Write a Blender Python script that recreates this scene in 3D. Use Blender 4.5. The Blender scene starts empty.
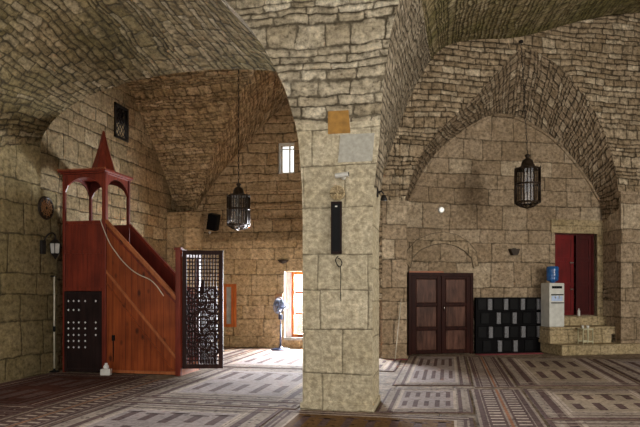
import bpy, bmesh, math, random
from mathutils import Vector, Matrix
random.seed(7)
C = bpy.context.scene.collection
PI = math.pi
# ------------------------------------------------------------------ camera model (used to turn survey pixels into places in the room)
F = 600.0; TH = math.atan2(128, 600); c_, s_ = math.cos(TH), math.sin(TH); EYE = 1.5; HOR = 289.0
def ray(u, v=HOR):
    a = (u-320)/F
    return Vector((a*c_-s_, a*s_+c_, (HOR-v)/F))
def onY(u, v, Y):
    r = ray(u, v); t = Y/r.y; return r.x*t, EYE+r.z*t
def onX(u, v, X):
    r = ray(u, v); t = X/r.x; return r.y*t, EYE+r.z*t
def onZ(u, v, Z=0.0):
    r = ray(u, v); t = (Z-EYE)/r.z; return r.x*t, r.y*t
def cam2w(xc, zc): return Vector((xc*c_-zc*s_, xc*s_+zc*c_, 0))
# frame of the right bay's end wall: x along the wall, y into the wall
RP0 = cam2w(2.015, 13.74); _e = cam2w(6.88, 14.75)-RP0
RA = math.atan2(_e.y, _e.x); rx = Vector((math.cos(RA), math.sin(RA), 0)); ry = Vector((-math.sin(RA), math.cos(RA), 0))
def onR(u, v, d=0.0):
    r = ray(u, v); q = RP0+ry*d
    t = q.dot(ry)/Vector((r.x, r.y, 0)).dot(ry)
    p = Vector((r.x*t, r.y*t, 0))-q
    return p.dot(rx), EYE+r.z*t
def Rw(s, d=0.0, z=0.0): return RP0+rx*s+ry*d+Vector((0, 0, z))

# ------------------------------------------------------------------ mesh builder
class MB:
    def __init__(s): s.v = []; s.f = []; s.m = []; s.uv = []; s.sm = []
    def face(s, pts, uv=None, mat=0, smooth=False):
        n = len(s.v); s.v += [tuple(p) for p in pts]; s.f.append(list(range(n, n+len(pts)))); s.m.append(mat); s.uv.append(uv); s.sm.append(smooth)
    def box(s, x0, x1, y0, y1, z0, z1, mat=0, M=None):
        P = [Vector(p) for p in ((x0,y0,z0),(x1,y0,z0),(x1,y1,z0),(x0,y1,z0),(x0,y0,z1),(x1,y0,z1),(x1,y1,z1),(x0,y1,z1))]
        if M: P = [M @ p for p in P]
        for q in ((0,3,2,1),(4,5,6,7),(0,1,5,4),(1,2,6,5),(2,3,7,6),(3,0,4,7)): s.face([P[i] for i in q], None, mat)
        return s
    def bev(s, x0, x1, y0, y1, z0, z1, b=0.01, mat=0, M=None):
        bm = bmesh.new()
        r = bmesh.ops.create_cube(bm, size=1)
        bmesh.ops.scale(bm, vec=(x1-x0, y1-y0, z1-z0), verts=bm.verts)
        bmesh.ops.translate(bm, vec=((x0+x1)/2, (y0+y1)/2, (z0+z1)/2), verts=bm.verts)
        bmesh.ops.bevel(bm, geom=bm.edges[:], offset=b, segments=2, affect='EDGES', profile=.6)
        s.addbm(bm, mat, M); return s
    def addbm(s, bm, mat=0, M=None, smooth=False):
        n = len(s.v); bm.verts.index_update()
        for v in bm.verts: s.v.append(tuple(M @ v.co) if M else tuple(v.co))
        for f in bm.faces:
            s.f.append([n+v.index for v in f.verts]); s.m.append(mat); s.uv.append(None); s.sm.append(smooth)
        bm.free()
    def prism(s, poly, axis, a, b, mat=0, M=None):
        """poly: 2-D outline; axis 'x','y','z' = extrusion axis from a to b"""
        def P(p, t):
            q = Vector({'y': (p[0], t, p[1]), 'x': (t, p[0], p[1]), 'z': (p[0], p[1], t)}[axis]); return M @ q if M else q
        A = [P(p, a) for p in poly]; B = [P(p, b) for p in poly]; n = len(poly)
        s.face(A, None, mat); s.face(B[::-1], None, mat)
        for i in range(n): j = (i+1) % n; s.face([A[j], A[i], B[i], B[j]], None, mat)
        return s
    def band(s, P, Q, axis, a, b, mat=0):
        """strip between two 2-D polylines, extruded"""
        for i in range(len(P)-1): s.prism([P[i], P[i+1], Q[i+1], Q[i]], axis, a, b, mat)
        return s
    def tube(s, pts, r, n=8, mat=0, cap=True):
        pts = [Vector(p) for p in pts]; R = r if isinstance(r, (list, tuple)) else [r]*len(pts); rings = []
        prev = None
        for i, p in enumerate(pts):
            d = (pts[min(i+1, len(pts)-1)]-pts[max(i-1, 0)]).normalized()
            ref = prev if prev is not None else (Vector((0,0,1)) if abs(d.z) < .9 else Vector((1,0,0)))
            a = d.cross(ref)
            if a.length < 1e-5: a = d.cross(Vector((0.3,1,0.2)))
            a.normalize(); b = a.cross(d).normalized(); prev = b
            rings.append([p+(a*math.cos(2*PI*k/n)+b*math.sin(2*PI*k/n))*R[i] for k in range(n)])
        base = len(s.v)
        for g in rings: s.v += [tuple(q) for q in g]
        def add(f): s.f.append(f); s.m.append(mat); s.uv.append(None); s.sm.append(len(f) == 4)
        for i in range(len(rings)-1):
            for k in range(n): add([base+i*n+k, base+i*n+(k+1) % n, base+(i+1)*n+(k+1) % n, base+(i+1)*n+k])
        if cap: add([base+k for k in range(n)][::-1]); add([base+(len(rings)-1)*n+k for k in range(n)])
        return s
    def lathe(s, prof, n=16, mat=0, M=None, smooth=True):
        base = len(s.v)
        for (r, z) in prof:
            for k in range(n):
                p = Vector((max(r, 1e-4)*math.cos(2*PI*k/n), max(r, 1e-4)*math.sin(2*PI*k/n), z)); s.v.append(tuple(M @ p if M else p))
        def add(f, sm): s.f.append(f); s.m.append(mat); s.uv.append(None); s.sm.append(sm)
        for i in range(len(prof)-1):
            for k in range(n): add([base+i*n+k, base+i*n+(k+1) % n, base+(i+1)*n+(k+1) % n, base+(i+1)*n+k], smooth)
        add([base+k for k in range(n)][::-1], False); add([base+(len(prof)-1)*n+k for k in range(n)], False)
        return s
    def grid(s, rows, mat=0, uvs=None, smooth=True):
        """rows: list of equal-length point lists, shared vertices"""
        base = len(s.v); n = len(rows[0])
        for r in rows: s.v += [tuple(p) for p in r]
        for i in range(len(rows)-1):
            for k in range(n-1):
                s.f.append([base+i*n+k, base+i*n+k+1, base+(i+1)*n+k+1, base+(i+1)*n+k]); s.m.append(mat); s.sm.append(smooth)
                s.uv.append([uvs[i][k], uvs[i][k+1], uvs[i+1][k+1], uvs[i+1][k]] if uvs else None)
        return s
    def wall(s, x0, x1, z0, z1, y, t, holes=(), mat=0):
        """wall in the xz plane at y, thickness t, with rectangular holes (with reveals)"""
        xs = sorted({x0, x1, *[h[0] for h in holes], *[h[1] for h in holes]}); zs = sorted({z0, z1, *[h[2] for h in holes], *[h[3] for h in holes]})
        for i in range(len(xs)-1):
            for j in range(len(zs)-1):
                a, b, p, q = xs[i], xs[i+1], zs[j], zs[j+1]; mx, mz = (a+b)/2, (p+q)/2
                if any(h[0] < mx < h[1] and h[2] < mz < h[3] for h in holes): continue
                s.face([(a,y,p),(b,y,p),(b,y,q),(a,y,q)], None, mat); s.face([(a,y+t,p),(a,y+t,q),(b,y+t,q),(b,y+t,p)], None, mat)
        for (a, b, p, q) in list(holes)+[(x0, x1, z0, z1)]:
            s.face([(a,y,p),(a,y+t,p),(a,y+t,q),(a,y,q)], None, mat); s.face([(b,y,p),(b,y,q),(b,y+t,q),(b,y+t,p)], None, mat)
            s.face([(a,y,p),(b,y,p),(b,y+t,p),(a,y+t,p)], None, mat); s.face([(a,y,q),(a,y+t,q),(b,y+t,q),(b,y,q)], None, mat)
        return s
    def build(s, name, mats, parent=None, loc=None, rotz=None, kind=None):
        me = bpy.data.meshes.new(name); me.from_pydata(s.v, [], s.f); me.update()
        for m in (mats if isinstance(mats, (list, tuple)) else [mats]): me.materials.append(m)
        L = me.uv_layers.new(name='UVMap').data
        for p in me.polygons:
            p.material_index = s.m[p.index]; p.use_smooth = s.sm[p.index]; u = s.uv[p.index]; nn = p.normal
            for k, li in enumerate(p.loop_indices):
                if u: L[li].uv = u[k]
                else:
                    co = me.vertices[me.loops[li].vertex_index].co; ax, ay, az = abs(nn.x), abs(nn.y), abs(nn.z)
                    L[li].uv = (co.x, co.y) if az >= ax and az >= ay else ((co.x, co.z) if ay >= ax else (co.y, co.z))
        o = bpy.data.objects.new(name, me); C.objects.link(o)
        if parent: o.parent = parent
        if loc is not None: o.location = loc
        if rotz is not None: o.rotation_euler[2] = rotz
        if kind: o['kind'] = kind
        return o
def tag(o, label, cat, group=None):
    o['label'] = label; o['category'] = cat
    if group: o['group'] = group
    return o
def thing(name, label, cat, loc=(0,0,0), rotz=0, group=None):
    o = bpy.data.objects.new(name, None); C.objects.link(o); o.empty_display_size = .1
    o.location = loc; o.rotation_euler = (0, 0, rotz); return tag(o, label, cat, group)

# ------------------------------------------------------------------ materials
def newmat(name):
    m = bpy.data.materials.new(name); m.use_nodes = True; nt = m.node_tree
    b = nt.nodes['Principled BSDF']; return m, nt, b
def N(nt, typ, **kw):
    n = nt.nodes.new(typ)
    for k, v in kw.items():
        if k in n.inputs: n.inputs[k].default_value = v
        else: setattr(n, k, v)
    return n
def mixc(nt, fac, a, b, mode='MIX'):
    n = nt.nodes.new('ShaderNodeMix'); n.data_type = 'RGBA'; n.blend_type = mode
    for i, x in ((0, fac), (6, a), (7, b)):
        if hasattr(x, 'links'): nt.links.new(x, n.inputs[i])
        elif i == 0: n.inputs[0].default_value = x
        else: n.inputs[i].default_value = (*x, 1)
    return n.outputs[2]
def mth(nt, op, a, b=0.0, c=None):
    n = nt.nodes.new('ShaderNodeMath'); n.operation = op
    for i, x in enumerate((a, b, c)):
        if x is None: continue
        if hasattr(x, 'links'): nt.links.new(x, n.inputs[i])
        else: n.inputs[i].default_value = x
    return n.outputs[0]
def ramp(nt, x, stops):
    n = nt.nodes.new('ShaderNodeValToRGB'); nt.links.new(x, n.inputs[0]); cr = n.color_ramp
    while len(cr.elements) < len(stops): cr.elements.new(.5)
    for e, (p, c) in zip(cr.elements, stops): e.position = p; e.color = (*c, 1) if len(c) == 3 else c
    return n.outputs[0]
def vadd(nt, a, b, op='ADD'):
    n = nt.nodes.new('ShaderNodeVectorMath'); n.operation = op
    for i, x in enumerate((a, b)):
        if hasattr(x, 'links'): nt.links.new(x, n.inputs[i])
        else: n.inputs[i].default_value = x
    return n.outputs[0]
def vscale(nt, a, f):
    n = nt.nodes.new('ShaderNodeVectorMath'); n.operation = 'SCALE'; nt.links.new(a, n.inputs[0]); n.inputs['Scale'].default_value = f
    return n.outputs[0]
def masonry(name, sx, sy, c1, c2, mortar, ms=.012, dist=.03, wav=.3, bump=1.0, stain=(.2,.15,.1), stain_amt=.5, moss=None, moss_amt=0, grain=13, light=None, bd=.05, smear=.5, relief=.4, rowvar=.22, crn=.5, pits=.30, tint=(1.04,.955,.87), mott=.75):
    """coursed stones of varying length in wavy courses with sunk joints; sx, sy = mean stone length and course height in metres"""
    m, nt, b = newmat(name); L = nt.links
    uv = N(nt, 'ShaderNodeUVMap').outputs[0]
    nA = N(nt, 'ShaderNodeTexNoise', Scale=1.1, Detail=1.0); L.new(uv, nA.inputs['Vector'])
    nB = N(nt, 'ShaderNodeTexNoise', Scale=5.0, Detail=3.0); L.new(uv, nB.inputs['Vector'])
    w = vadd(nt, uv, vscale(nt, vadd(nt, nA.outputs['Color'], (-.5,-.5,-.5)), dist*3.0))
    w = vadd(nt, w, vscale(nt, vadd(nt, nB.outputs['Color'], (-.5,-.5,-.5)), dist*1.6))
    sp = N(nt, 'ShaderNodeSeparateXYZ'); L.new(w, sp.inputs[0]); U, V = sp.outputs[0], sp.outputs[1]
    nR = N(nt, 'ShaderNodeTexNoise', Scale=.9/sy*.45, Detail=0.0); nR.noise_dimensions = '1D'; L.new(V, nR.inputs['W'])
    vv = mth(nt, 'ADD', mth(nt, 'DIVIDE', V, sy), mth(nt, 'MULTIPLY', mth(nt, 'SUBTRACT', nR.outputs[0], .5), rowvar*6))
    row = mth(nt, 'FLOOR', vv); fr = mth(nt, 'SUBTRACT', vv, row)
    er = mth(nt, 'MULTIPLY', mth(nt, 'MINIMUM', fr, mth(nt, 'SUBTRACT', 1.0, fr)), sy)
    W = mth(nt, 'ADD', mth(nt, 'DIVIDE', U, sx), mth(nt, 'MULTIPLY', row, 13.73))
    ve = N(nt, 'ShaderNodeTexVoronoi', Scale=1.0, Randomness=.75); ve.voronoi_dimensions = '1D'; ve.feature = 'DISTANCE_TO_EDGE'; L.new(W, ve.inputs['W'])
    vc = N(nt, 'ShaderNodeTexVoronoi', Scale=1.0, Randomness=.75); vc.voronoi_dimensions = '1D'; L.new(W, vc.inputs['W'])
    ex = mth(nt, 'MULTIPLY', ve.outputs['Distance'], sx)
    sm = nt.nodes.new('ShaderNodeMath'); sm.operation = 'SMOOTH_MIN'; L.new(er, sm.inputs[0]); L.new(ex, sm.inputs[1]); sm.inputs[2].default_value = sy*crn
    g = N(nt, 'ShaderNodeTexNoise', Scale=grain, Detail=6.0, Roughness=.72); L.new(uv, g.inputs['Vector'])
    big = N(nt, 'ShaderNodeTexNoise', Scale=.5, Detail=4.0, Roughness=.6); L.new(uv, big.inputs['Vector'])
    mid = N(nt, 'ShaderNodeTexNoise', Scale=2.4, Detail=5.0, Roughness=.68); L.new(uv, mid.inputs['Vector'])
    # the joint's width wanders
    d = mth(nt, 'ADD', sm.outputs[0], mth(nt, 'MULTIPLY', mth(nt, 'SUBTRACT', nB.outputs['Fac'], .5), ms*2.4))
    d = mth(nt, 'ADD', d, mth(nt, 'MULTIPLY', mth(nt, 'SUBTRACT', g.outputs['Fac'], .5), ms*2.0))
    dn = mth(nt, 'DIVIDE', d, ms*4)
    fac = ramp(nt, dn, [(.05, (1,1,1)), (.32, (0,0,0))]); dome = ramp(nt, dn, [(0, (0,0,0)), (.35, (.62,)*3), (1, (1,1,1))])
    cs = N(nt, 'ShaderNodeSeparateColor'); L.new(vc.outputs['Color'], cs.inputs[0]); rnd, rn2 = cs.outputs[0], cs.outputs[1]
    col = mixc(nt, rnd, c1, c2)
    if light: col = mixc(nt, ramp(nt, rn2, [(.74, (0,0,0)), (.95, (1,1,1))]), col, light)
    col = mixc(nt, mth(nt, 'MULTIPLY', ramp(nt, mid.outputs['Fac'], [(.42, (0,0,0)), (.66, (1,1,1))]), stain_amt), col, stain)
    col = mixc(nt, mth(nt, 'MULTIPLY', ramp(nt, big.outputs['Fac'], [(.48, (0,0,0)), (.66, (1,1,1))]), stain_amt*.5), col, tuple(x*.7 for x in stain))
    if moss: col = mixc(nt, mth(nt, 'MULTIPLY', ramp(nt, big.outputs['Fac'], [(.40, (0,0,0)), (.58, (1,1,1))]), moss_amt), col, moss)
    col = mixc(nt, 1.0, col, tint, 'MULTIPLY')
    col = mixc(nt, 1.0, col, ramp(nt, g.outputs['Fac'], [(.32, (pits, pits*.95, pits*.87)), (.46, (.90,.90,.90)), (.68, (1.6,1.6,1.6))]), 'MULTIPLY')
    col = mixc(nt, mott, col, ramp(nt, nB.outputs['Fac'], [(.32, (.62,.60,.56)), (.66, (1.3,1.3,1.3))]), 'MULTIPLY')
    jm = ramp(nt, mid.outputs['Color'], [(.38, (1-smear,)*3), (.56, (1,1,1))])
    col = mixc(nt, mth(nt, 'MULTIPLY', fac, jm), col, mortar)
    L.new(col, b.inputs['Base Color']); b.inputs['Roughness'].default_value = .94; b.inputs['Specular IOR Level'].default_value = .12
    h = mth(nt, 'ADD', mth(nt, 'MULTIPLY', dome, .8), mth(nt, 'MULTIPLY', g.outputs['Fac'], .7))
    h = mth(nt, 'ADD', h, mth(nt, 'MULTIPLY', rnd, relief)); h = mth(nt, 'ADD', h, mth(nt, 'MULTIPLY', mid.outputs['Fac'], .6))
    bp = N(nt, 'ShaderNodeBump', Strength=bump, Distance=bd); L.new(h, bp.inputs['Height']); L.new(bp.outputs[0], b.inputs['Normal'])
    return m
def wood(name, c1, c2, rough=.45, scale=(18, 18, 1.2), bump=.15, knots=0, spec=.22):
    m, nt, b = newmat(name); L = nt.links
    tc = N(nt, 'ShaderNodeTexCoord').outputs['Object']
    mp = N(nt, 'ShaderNodeMapping'); mp.inputs['Scale'].default_value = scale; L.new(tc, mp.inputs[0])
    n = N(nt, 'ShaderNodeTexNoise', Scale=1.0, Detail=5.0, Roughness=.65, Distortion=.4); L.new(mp.outputs[0], n.inputs['Vector'])
    n2 = N(nt, 'ShaderNodeTexNoise', Scale=2.5, Detail=2.0); L.new(tc, n2.inputs['Vector'])
    col = ramp(nt, n.outputs['Fac'], [(.3, c1), (.7, c2)])
    col = mixc(nt, .55, col, ramp(nt, n2.outputs['Fac'], [(.3, (.55,.5,.5)), (.7, (1.25,1.25,1.25))]), 'MULTIPLY')
    if knots:
        mk = N(nt, 'ShaderNodeMapping'); mk.inputs['Scale'].default_value = (5.5, 5.5, 3.2); L.new(tc, mk.inputs[0])
        vo = N(nt, 'ShaderNodeTexVoronoi', Scale=1.0); L.new(mk.outputs[0], vo.inputs['Vector'])
        col = mixc(nt, mth(nt, 'MULTIPLY', ramp(nt, vo.outputs['Distance'], [(.10, (1,1,1)), (.24, (0,0,0))]), knots), col, (.03,.006,.004))
    L.new(col, b.inputs['Base Color']); b.inputs['Roughness'].default_value = rough; b.inputs['Specular IOR Level'].default_value = spec
    bp = N(nt, 'ShaderNodeBump', Strength=bump, Distance=.01); L.new(n.outputs['Fac'], bp.inputs['Height']); L.new(bp.outputs[0], b.inputs['Normal'])
    return m
def plain(name, col, rough=.5, metal=0.0, var=.25, scale=9, emit=None, spec=.5):
    m, nt, b = newmat(name); L = nt.links
    tc = N(nt, 'ShaderNodeTexCoord').outputs['Object']; n = N(nt, 'ShaderNodeTexNoise', Scale=scale, Detail=4.0); L.new(tc, n.inputs['Vector'])
    c = mixc(nt, 1.0, col, ramp(nt, n.outputs['Fac'], [(.3, (1-var,)*3), (.7, (1+var*.6,)*3)]), 'MULTIPLY')
    L.new(c, b.inputs['Base Color']); b.inputs['Roughness'].default_value = rough; b.inputs['Metallic'].default_value = metal
    b.inputs['Specular IOR Level'].default_value = spec
    if emit: b.inputs['Emission Color'].default_value = (*col, 1); b.inputs['Emission Strength'].default_value = emit
    return m
def glass(name, tint=(.9,.95,.95), refl=.12, rough=.05):
    m = bpy.data.materials.new(name); m.use_nodes = True; nt = m.node_tree; nt.nodes.clear()
    o = N(nt, 'ShaderNodeOutputMaterial'); t = N(nt, 'ShaderNodeBsdfTransparent'); t.inputs[0].default_value = (*tint, 1)
    g = N(nt, 'ShaderNodeBsdfGlossy'); g.inputs['Roughness'].default_value = rough
    mx = N(nt, 'ShaderNodeMixShader'); mx.inputs[0].default_value = refl
    nt.links.new(t.outputs[0], mx.inputs[1]); nt.links.new(g.outputs[0], mx.inputs[2]); nt.links.new(mx.outputs[0], o.inputs[0]); return m
def pile(name, c1, c2, s1=14, dark=None):
    """woven wool: two-colour mottled motif"""
    m, nt, b = newmat(name); L = nt.links
    uv = N(nt, 'ShaderNodeUVMap').outputs[0]
    vo = N(nt, 'ShaderNodeTexVoronoi', Scale=s1); vo.feature = 'F1'; vo.distance = 'MANHATTAN'; L.new(uv, vo.inputs['Vector'])
    n = N(nt, 'ShaderNodeTexNoise', Scale=45.0, Detail=3.0); L.new(uv, n.inputs['Vector'])
    n2 = N(nt, 'ShaderNodeTexNoise', Scale=1.2, Detail=3.0); L.new(uv, n2.inputs['Vector'])
    x = mth(nt, 'ADD', vo.outputs['Distance'], mth(nt, 'MULTIPLY', n.outputs['Fac'], .5))
    col = ramp(nt, x, [(.42, c1), (.72, c2)])
    col = mixc(nt, .7, col, ramp(nt, n2.outputs['Fac'], [(.3, (.6,.6,.6)), (.7, (1.2,1.2,1.2))]), 'MULTIPLY')
    n3 = N(nt, 'ShaderNodeTexNoise', Scale=16.0, Detail=3.0, Roughness=.7); L.new(uv, n3.inputs['Vector'])
    col = mixc(nt, .5, col, ramp(nt, n3.outputs['Fac'], [(.36, (.5,.48,.47)), (.62, (1.35,1.35,1.35))]), 'MULTIPLY')
    L.new(col, b.inputs['Base Color']); b.inputs['Roughness'].default_value = 1; b.inputs['Specular IOR Level'].default_value = .05
    bp = N(nt, 'ShaderNodeBump', Strength=.5, Distance=.008); L.new(n.outputs['Fac'], bp.inputs['Height']); L.new(bp.outputs[0], b.inputs['Normal'])
    return m
M = {}
M['ashlar_pillar'] = masonry('pillar_ashlar', .62, .50, (.37,.335,.255), (.47,.43,.34), (.19,.16,.105), ms=.005, dist=.018, bump=.8, stain=(.33,.28,.185), stain_amt=.45, grain=15, bd=.035, smear=.7, relief=.2, rowvar=.08, crn=.06, pits=.62, tint=(1.08,1.04,.96), mott=.15)
M['coursed'] = masonry('coursed_rubble', .38, .135, (.36,.315,.24), (.47,.425,.34), (.115,.092,.06), ms=.012, dist=.05, stain=(.33,.27,.165), stain_amt=.3, light=(.58,.54,.45), bd=.075, crn=.35, tint=(1.12,1.08,1.0), mott=.6)
M['soffit'] = masonry('arch_rubble', .25, .105, (.34,.305,.24), (.50,.46,.375), (.085,.072,.05), ms=.011, dist=.06, stain=(.2,.165,.11), stain_amt=.35, light=(.54,.50,.42), bd=.08)
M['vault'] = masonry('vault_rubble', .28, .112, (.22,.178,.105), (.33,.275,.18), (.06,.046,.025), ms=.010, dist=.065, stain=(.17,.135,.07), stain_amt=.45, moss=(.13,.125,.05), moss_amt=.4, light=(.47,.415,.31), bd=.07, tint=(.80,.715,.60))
M['vault_warm'] = masonry('vault_plaster', .26, .10, (.29,.225,.13), (.40,.32,.20), (.12,.085,.045), ms=.008, dist=.075, stain=(.22,.165,.09), stain_amt=.5, light=(.48,.40,.27), smear=.8, bd=.06, tint=(1.12,1.06,.98))
M['vault_moss'] = masonry('vault_moss', .27, .11, (.29,.25,.155), (.42,.37,.25), (.075,.065,.037), ms=.011, dist=.065, stain=(.15,.14,.055), stain_amt=.55, moss=(.19,.19,.075), moss_amt=.7, light=(.44,.40,.29), bd=.08)
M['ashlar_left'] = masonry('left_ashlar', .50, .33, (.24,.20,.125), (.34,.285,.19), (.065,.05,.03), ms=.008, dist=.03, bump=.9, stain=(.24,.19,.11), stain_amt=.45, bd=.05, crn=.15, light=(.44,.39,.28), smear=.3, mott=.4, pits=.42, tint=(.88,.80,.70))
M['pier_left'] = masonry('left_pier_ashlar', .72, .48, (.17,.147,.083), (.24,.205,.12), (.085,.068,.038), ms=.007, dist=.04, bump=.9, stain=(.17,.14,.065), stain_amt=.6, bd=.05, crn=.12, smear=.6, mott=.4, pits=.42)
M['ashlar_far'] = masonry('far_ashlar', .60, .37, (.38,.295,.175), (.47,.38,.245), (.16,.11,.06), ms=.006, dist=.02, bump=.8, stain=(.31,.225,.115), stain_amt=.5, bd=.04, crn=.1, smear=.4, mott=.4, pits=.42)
M['far_upper'] = masonry('far_upper_courses', .75, .25, (.36,.275,.17), (.45,.36,.235), (.10,.07,.036), ms=.009, dist=.04, bump=.9, stain=(.26,.18,.085), stain_amt=.5, bd=.05, crn=.15, mott=.4, pits=.42)
M['ashlar_right'] = masonry('right_ashlar', .66, .42, (.27,.22,.155), (.37,.315,.235), (.10,.078,.05), ms=.006, dist=.03, bump=.85, stain=(.22,.17,.105), stain_amt=.5, light=(.46,.41,.315), bd=.045, crn=.1, smear=.5, mott=.4, pits=.42, tint=(1.0,.91,.84))
M['face_right'] = masonry('right_face_rubble', .29, .13, (.29,.235,.16), (.40,.34,.25), (.085,.065,.042), ms=.010, dist=.045, stain=(.24,.175,.105), stain_amt=.4, light=(.52,.465,.36), bd=.07, crn=.35, tint=(1.08,1.0,.92))
M['web_right'] = masonry('right_web_rubble', .24, .112, (.25,.20,.14), (.37,.31,.23), (.06,.047,.032), ms=.010, dist=.06, stain=(.19,.145,.09), stain_amt=.4, light=(.47,.415,.32), bd=.075)
M['slab'] = masonry('platform_slab', .9, .28, (.33,.285,.185), (.41,.355,.24), (.12,.095,.055), ms=.006, dist=.02, bump=.6, stain=(.26,.21,.11), stain_amt=.5, grain=15, bd=.025, crn=.1, mott=.4, pits=.42)
M['joint'] = plain('dark_joint', (.06,.048,.03), .95)
M['slab2'] = masonry('relieving_arch', .42, .9, (.27,.22,.155), (.37,.315,.235), (.10,.078,.05), ms=.006, dist=.03, bump=.85, stain=(.22,.17,.105), stain_amt=.5, bd=.045, crn=.1, mott=.4, pits=.42)
M['floor'] = masonry('floor_slab', .8, .8, (.20,.165,.13), (.27,.225,.18), (.08,.06,.05), ms=.006, dist=.02, bump=.5, stain=(.14,.11,.09), stain_amt=.5, crn=.05)
M['pavement'] = masonry('pale_pavement', .6, .6, (.70,.67,.60), (.78,.75,.68), (.5,.47,.4), ms=.006, dist=.02, bump=.3, stain=(.6,.56,.48), stain_amt=.3, crn=.05)
M['ochre'] = plain('ochre_paint', (.34,.175,.035), .8, var=.3, scale=14)
M['plaster'] = plain('pale_plaster', (.40,.385,.33), .9, var=.22, scale=18)
M['red_wood'] = wood('red_brown_wood', (.085,.013,.008), (.20,.032,.015), .38)
M['pine'] = wood('knotty_orange_pine', (.15,.030,.009), (.30,.070,.018), .34, knots=.85)
M['pine_trim'] = wood('pine_molding', (.24,.070,.023), (.40,.13,.045), .4)
M['dark_red'] = wood('dark_red_panel', (.06,.009,.006), (.12,.018,.011), .45)
M['black_wood'] = wood('blackened_wood', (.010,.006,.006), (.026,.014,.012), .6, spec=.08)
M['lattice_wood'] = wood('dark_lattice_wood', (.014,.007,.006), (.035,.016,.013), .6, spec=.08)
M['door_wood'] = wood('brown_door_wood', (.014,.004,.003), (.040,.011,.007), .4, scale=(14,14,1.6), spec=.05)
M['door_panel'] = wood('highlight_door_panel', (.022,.008,.005), (.15,.07,.048), .36, scale=(9,9,1.6), spec=.08)  # lighter streaks paint the gloss highlights into the panel colour
M['red_paint'] = wood('red_painted_door', (.11,.005,.006), (.17,.010,.010), .45, scale=(12,12,2))
M['red_dark_paint'] = wood('deep_red_painted_door', (.045,.004,.004), (.075,.007,.006), .5, scale=(12,12,2))
M['orange_frame'] = wood('orange_window_wood', (.36,.085,.016), (.55,.16,.04), .45)
M['iron'] = plain('black_iron', (.016,.013,.011), .5, .0, spec=.2)
M['bronze'] = plain('dark_bronze', (.032,.020,.012), .42, .3, var=.4, spec=.3)
M['black'] = plain('black_plastic', (.006,.006,.0065), .45, spec=.08)
M['char'] = plain('black_panel', (.004,.0035,.004), .5, spec=.05)
M['grey_strip'] = plain('grey_strip', (.15,.15,.16), .6, var=.4, scale=30)
M['white'] = plain('white_plastic', (.62,.61,.56), .4, var=.12)
M['offwhite'] = plain('offwhite_enamel', (.58,.58,.53), .45, var=.15)
M['pole'] = plain('pale_pole', (.55,.50,.40), .5)
M['tissue'] = plain('white_tissue', (.8,.8,.8), .9, var=.1)
M['blue'] = plain('blue_bottle', (.02,.10,.30), .12, var=.35, scale=14)
M['chrome'] = plain('dull_chrome', (.5,.5,.5), .25, 1.0)
M['bluegrey'] = plain('pale_blue_plastic', (.45,.56,.78), .35, var=.2)
M['navy'] = plain('navy_motor', (.02,.03,.07), .4)
M['cream'] = plain('cream_paint', (.50,.47,.30), .6)
M['box_brown'] = plain('brown_box', (.28,.13,.045), .7)
M['frosted'] = plain('frosted_bulb', (.16,.15,.14), .4)
M['milk'] = plain('milky_glass', (.45,.44,.41), .3)
M['guard'] = plain('grey_guard_wire', (.10,.11,.14), .4)
M['lamp_glow'] = plain('lamp_glow', (1,.97,.9), .4, emit=.6)
M['lens'] = glass('lantern_glass', (.72,.70,.68), .10, .25)
M['pane'] = glass('window_glass', (.95,.97,.98), .08)
M['pane_reflection'] = plain('pale_reflection_pane', (.36,.37,.33), .25, var=.3, scale=5)  # opaque pale colour stands in for the whitish reflection on the low window
M['beam_rug_dark'] = pile('rug_dark', (.048,.026,.027), (.13,.082,.075), 13)
M['rug_beige'] = pile('rug_beige', (.24,.185,.135), (.39,.315,.24), 9)
M['rug_grey'] = pile('rug_mauve_grey', (.23,.185,.175), (.36,.30,.285), 9)
M['rug_motif'] = pile('rug_motif', (.06,.04,.04), (.36,.30,.25), 9)
M['rug_motif2'] = pile('rug_fine_motif', (.09,.06,.055), (.33,.265,.22), 13)
M['rug_red'] = pile('rug_dark_red', (.028,.012,.010), (.085,.036,.027), 9)
M['rug_gold'] = pile('rug_golden_brown', (.06,.030,.014), (.17,.095,.042), 12)
M['rug_orange'] = pile('rug_orange_line', (.22,.085,.04), (.33,.15,.08), 20)
M['rug_pale'] = pile('rug_pale_line', (.36,.295,.24), (.52,.43,.36), 22)
M['rug_crimson'] = pile('rug_crimson', (.14,.02,.03), (.28,.07,.08), 12)

# ------------------------------------------------------------------ setting
XL = -7.07; YB = 14.7; YP0, YP1 = 7.28, 8.0; YE = 9.26
fl = MB(); fl.face([(-7.6,-3,0),(9.6,-3,0),(9.6,15.35,0),(-7.6,15.35,0)]); fl.face([(-1.3,15.35,0),(9.6,15.35,0),(9.6,20.9,0),(-1.3,20.9,0)]); fl.build('floor', M['floor'], kind='structure')
MB().box(-30, -1.35, 15.35, 60, -.3, -.02).build('ground', M['pavement'], kind='structure')
MB().box(-9.5, 12.5, -3.2, 15.3, 8.6, 8.8).box(-1.3, 12.5, 15.3, 22, 8.6, 8.8).build('ceiling', M['vault'], kind='structure')      # roof above the vaults

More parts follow.
